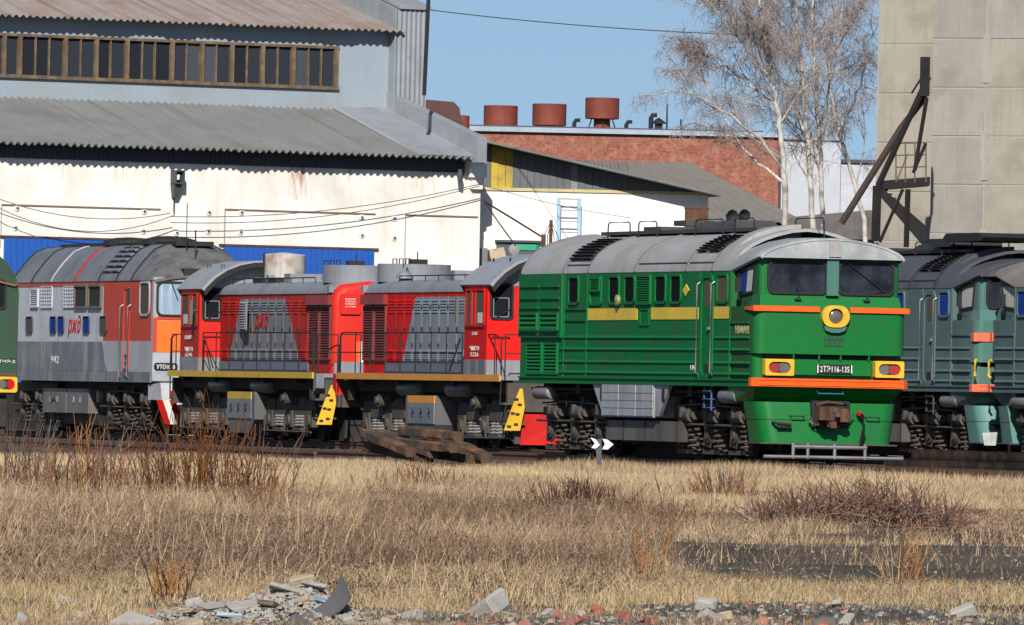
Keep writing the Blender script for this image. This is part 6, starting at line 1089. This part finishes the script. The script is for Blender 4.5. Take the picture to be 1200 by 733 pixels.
m = MB(); m.tube([Vector((a.x - .6, a.y - .35, -.10)).lerp(Vector((a.x + 2.8, a.y - .5, -.12)), i / 8) for i in range(9)], .14, 14, .13); m.build('tarred_log', LOG, None, True, label='half-buried dark log under the thick round one', cat='log')
m = MB(); p = atY(1160, 515, 240); m.loft([[(-.12, -.1, -.13), (.12, -.1, -.13), (.12, .1, -.13), (-.12, .1, -.13)], [(-.17, -.12, .13), (.15, -.12, .15), (.15, .12, .15), (-.17, .12, .13)]]); o = m.build('white_bucket', mat('scuffed_white', (.42, .43, .44), .6, dirt=(.2, .18, .16), amt=.6, scale=5), None, label='battered white metal canister by the teal skirt', cat='canister'); o.location = p
# switch indicator arrow
SW = empty('switch_indicator', atY(703, 545, 221), 0, label='dark switch stand with white chevron and arrow plates', cat='railway sign'); zb_ = SW.location.z
def P_(x, y): q = atY(x, y, 221) - SW.location; return (q.x, q.z)
MB().prism([P_(697, 516), P_(705, 514), P_(705, 545), P_(700, 545)], 'y', .0, .06).build('stand', mat('stand_grey', (.06, .065, .08), .6), SW)
MB().prism([P_(692, 513), P_(698, 515), P_(703, 522), P_(698, 526), P_(693, 525), P_(697, 520)], 'y', -.04, 0).build('chevron', WHT, SW); MB().prism([P_(706, 514.5), P_(712, 515.5), P_(719, 521), P_(712, 527), P_(706, 526.5), P_(709, 520.5)], 'y', -.04, 0).build('arrow', WHT, SW)
# ------------------------------------------------------------------ rubble
def chunk(name, size, mt, seed):
    g = np.random.default_rng(seed); m = MB(); sx, sy, sz = size; v = []
    for z in (-1, 1):
        for x, y in ((-1, -1), (1, -1), (1, 1), (-1, 1)): v.append(((x + g.uniform(-.25, .25)) * sx / 2, (y + g.uniform(-.25, .25)) * sy / 2, (z + g.uniform(-.3, .2)) * sz / 2))
    m.hexa(v); me = m.mesh(name, mt)
    import bmesh
    bm = bmesh.new(); bm.from_mesh(me); bmesh.ops.bevel(bm, geom=bm.edges[:], offset=min(size) * .16, segments=1, affect='EDGES'); bm.to_mesh(me); bm.free(); return me
BRK = [mat('brick_orange', (.34, .11, .062), .9, dirt=(.22, .15, .12), amt=.8, scale=6, streak=0, bump=.4), mat('brick_red', (.25, .07, .05), .9, dirt=(.24, .18, .15), amt=.8, scale=6, streak=0, bump=.4)]; CON = [mat('concrete_rubble', (.30, .285, .26), .95, dirt=(.18, .165, .15), amt=.5, scale=5, streak=0, bump=.5), mat('dark_rubble', (.10, .095, .09), .95, scale=5, streak=0, bump=.5), mat('tan_rubble', (.34, .27, .19), .95, scale=5, streak=0, bump=.5)]; PBL = mat('pale_blue_plaster', (.30, .42, .50), .9, dirt=(.4, .4, .38), amt=.6, scale=5, streak=0)
bk = [chunk('brick_fragment', (random.uniform(.12, .2), .12, random.uniform(.06, .1)), BRK[i % 2], 50 + i) for i in range(6)]; ck = [chunk('rubble_stone', (random.uniform(.12, .24), random.uniform(.1, .18), random.uniform(.07, .14)), CON[(0, 0, 2, 1, 0)[i % 5]], 70 + i) for i in range(8)]; sk2 = [chunk('rubble_piece', (.06, .045, .03), (CON[0], CON[1], CON[0], BRK[0] if i == 3 else CON[2], PBL, CON[0])[i], 90 + i) for i in range(6)]
def put(me, x, y, dz, nm, lbl, cat, grp, sc=1):
    o = inst(me, nm, None, (x, y, float(gz(x, y)) + dz), (random.uniform(-.5, .5), random.uniform(-.5, .5), random.uniform(0, 6.28)), (sc,) * 3, label=lbl, cat=cat, group=grp); return o
g = np.random.default_rng(99)
for i in range(38):
    Y = g.uniform(80, 92.5); p = g.normal((640, 760, 900, 700)[i % 4], 60) if i % 6 else g.uniform(60, 1150); X = (p - 600) / F * Y; put(bk[i % 6], X, Y, .02, 'brick_fragment', 'broken orange-red brick fragment lying in the rubble strip', 'brick', 'brick fragments in the rubble strip', g.uniform(.35, .85))
for i in range(48):
    Y = g.uniform(79, 94); p = g.uniform(230, 1250) if i % 7 else g.uniform(-50, 230); X = (p - 600) / F * Y; put(ck[i % 8], X, Y, .02, 'rubble_stone', 'rough grey lump of concrete lying in the rubble strip', 'stone', 'concrete lumps in the rubble strip', g.uniform(.4, 1.0))
P = atZ(573, 716, -.5); m = chunk('boulder', (.32, .25, .2), CON[0], 7); put(m, P.x, P.y, .05, 'boulder', 'single pale rounded stone in the grass beside the rubble strip', 'stone', None)
P = atZ(160, 735, -.5); put(chunk('boulder', (.36, .25, .26), CON[0], 8), P.x, P.y, -.04, 'boulder', 'big sloping grey stone at the end of the rubble heap', 'stone', None, 1.0)
# gravel, joined, uncountable
def gravel(n, y0, y1, lbl, smin, smax, px0=-100, px1=1300, seed=3, name='gravel', bound=None):
    g = np.random.default_rng(seed); Y = g.uniform(y0, y1, n); X = (g.uniform(px0, px1, n) - 600) / F * Y; s = g.uniform(smin, smax, n) ** 1.0; c8 = np.array([[x, y, z] for z in (-1, 1) for x, y in ((-1, -1), (1, -1), (1, 1), (-1, 1))], float); v = c8[None] * (1 + g.uniform(-.4, .4, (n, 8, 3))) * s[:, None, None] * np.array([.6, .5, .4]); a = g.uniform(0, 6.28, n); ca, sa = np.cos(a)[:, None], np.sin(a)[:, None]; vx = v[..., 0] * ca - v[..., 1] * sa; vy = v[..., 0] * sa + v[..., 1] * ca
    z = gz(X, Y); v = np.stack([vx + X[:, None], vy + Y[:, None], v[..., 2] + z[:, None] + s[:, None] * .15], -1); fs = np.array([(3, 2, 1, 0), (4, 5, 6, 7), (0, 1, 5, 4), (1, 2, 6, 5), (2, 3, 7, 6), (3, 0, 4, 7)]); f = (fs[None] + np.arange(n)[:, None, None] * 8).reshape(-1, 4)
    me = bpy.data.meshes.new(name); me.from_pydata(v.reshape(-1, 3).tolist(), [], f.tolist())
    for q in (CON[0], CON[1], CON[1], BRK[0], CON[2]): me.materials.append(q)
    me.polygons.foreach_set('material_index', np.repeat(g.choice([0, 1, 2, 3, 4], n, p=[.16, .44, .30, .04, .06]), 6).astype(np.int32)); o = bpy.data.objects.new(name, me); COL.objects.link(o); tag(o, lbl, 'gravel', None, 'stuff')
gravel(7600, 72, 95, 'loose grey and red gravel along the rubble strip', .010, .040, px0=235); gravel(700, 72, 95, 'few stones in the grass left of the rubble heap', .010, .035, px0=-150, px1=235, seed=6); gravel(5000, 95, 135, 'scattered cinders and stones among the dry weeds', .006, .022, seed=4)
# rubble heap with bent sheet
P = atZ(335, 728, -.52); HX, HY = P.x, P.y
def hz(x, y): return .30 * math.exp(-((x - .12) / .40) ** 2 - (y / .5) ** 2) + .13 * math.exp(-((x + .6) / .45) ** 2 - (y / .5) ** 2)
hm = MB(); nx, ny = 34, 20; rows = []
gg = np.random.default_rng(5)
for j in range(ny): rows.append([(-1.3 + 2.4 * i / (nx - 1), -.8 + 1.6 * j / (ny - 1), hz(-1.3 + 2.4 * i / (nx - 1), -.8 + 1.6 * j / (ny - 1)) - .04 + gg.uniform(-.02, .02)) for i in range(nx)])
hm.loft(rows, False, False); RH = hm.build('rubble_heap', mat('rubble_dust', (.24, .225, .205), .95, dirt=(.12, .11, .10), amt=.5, scale=6, streak=0, bump=.8, bscale=25), None, label='low heap of grey plaster rubble with a bent sheet', cat='rubble heap'); RH.location = (HX, HY, float(gz(HX, HY)))
for i in range(290):
    x = gg.normal(-.1, .42); y = gg.normal(-.1, .25); me = random.choice((sk2 + sk2[:3] * 3) if i % 6 else ck); inst(me, 'rubble_piece', RH, (x, y, hz(x, y) + .0), (gg.uniform(-.6, .6), gg.uniform(-.6, .6), gg.uniform(0, 6.28)), (gg.uniform(.5, 1.1) * (.5 if me in ck else 1),) * 3)
gb = np.random.default_rng(77); nb_ = 2600; bx_ = gb.normal(-.12, .45, nb_); by_ = gb.normal(-.12, .28, nb_); vv = []; ff = []
c8 = np.array([[x, y, z] for z in (-1, 1) for x, y in ((-1, -1), (1, -1), (1, 1), (-1, 1))], float); f6 = [(3, 2, 1, 0), (4, 5, 6, 7), (0, 1, 5, 4), (1, 2, 6, 5), (2, 3, 7, 6), (3, 0, 4, 7)]
for i in range(nb_):
    q = c8 * gb.uniform(.006, .02) * (1 + gb.uniform(-.5, .5, (8, 3))) * [1, 1, .6] + [bx_[i], by_[i], hz(bx_[i], by_[i]) + gb.uniform(-.01, .015)]; vv += q.tolist(); ff += [tuple(a + i * 8 for a in f) for f in f6]
mb_ = MB(); mb_.v = vv; mb_.f = ff; mb_.m = np.repeat(gb.choice([0, 1, 2, 3, 4], nb_, p=[.66, .15, .14, .035, .015]), 6).tolist(); mb_.build('rubble_bits', [CON[0], CON[1], CON[2], BRK[0], PBL], RH, kind='stuff')
for i, (x, y, a, b, c, l, w_) in enumerate(((-.30, -.3, .25, -.15, .4, .26, .16), (-.12, -.38, .1, .2, 1.2, .22, .14), (.0, -.2, -.2, .25, .2, .28, .15), (.28, -.32, .3, .1, 2.0, .2, .16), (-.55, -.25, .15, -.1, .8, .24, .15), (-.72, -.35, .1, .12, 2.4, .18, .12), (.2, -.12, .2, .3, 1.7, .22, .18), (-.42, -.5, .05, .1, .1, .2, .12), (.38, -.15, -.2, .3, 2.6, .18, .12))):
    inst(chunk('plaster_slab', (l, w_, .035), (CON[0], CON[2], CON[0], PBL)[i % 4], 200 + i), 'plaster_slab', RH, (x, y, hz(x, y) + .02), (a, b, c))
o = inst(chunk('concrete_block', (.20, .10, .07), CON[2], 12), 'concrete_block', None, (HX + .12, HY - .15, RH.location.z + hz(.12, -.15) + .06), (.15, -.2, .25), label='pale broken concrete block lying on top of the rubble heap', cat='block')
m = MB(); up = []; lo = []
for i in range(12):
    t = i / 11; q4 = lambda a: a[0] * (1 - t) ** 3 + 3 * a[1] * t * (1 - t) ** 2 + 3 * a[2] * t * t * (1 - t) + a[3] * t ** 3; lo.append((q4((.0, .25, .44, .50)), q4((-.62, -.60, -.5, -.30)), q4((.02, .04, .08, .24)))); up.append((q4((.0, .22, .36, .42)), q4((-.60, -.55, -.42, -.25)), q4((.07, .12, .16, .42)))) 
m.loft([up, lo], False, False); up2 = [(a, b, c_ - .012) for a, b, c_ in up]; lo2 = [(a, b, c_ - .012) for a, b, c_ in lo]; m.loft([lo2, up2], False, False); m.loft([up2, up], False, False); m.loft([lo, lo2], False, False)
o = m.build('bent_sheet', mat('bent_metal', (.11, .11, .115), .5, metal=.4, dirt=(.1, .08, .07), amt=.5), None, True, label='curled grey metal sheet sticking up from the rubble heap', cat='sheet'); o.location = RH.location
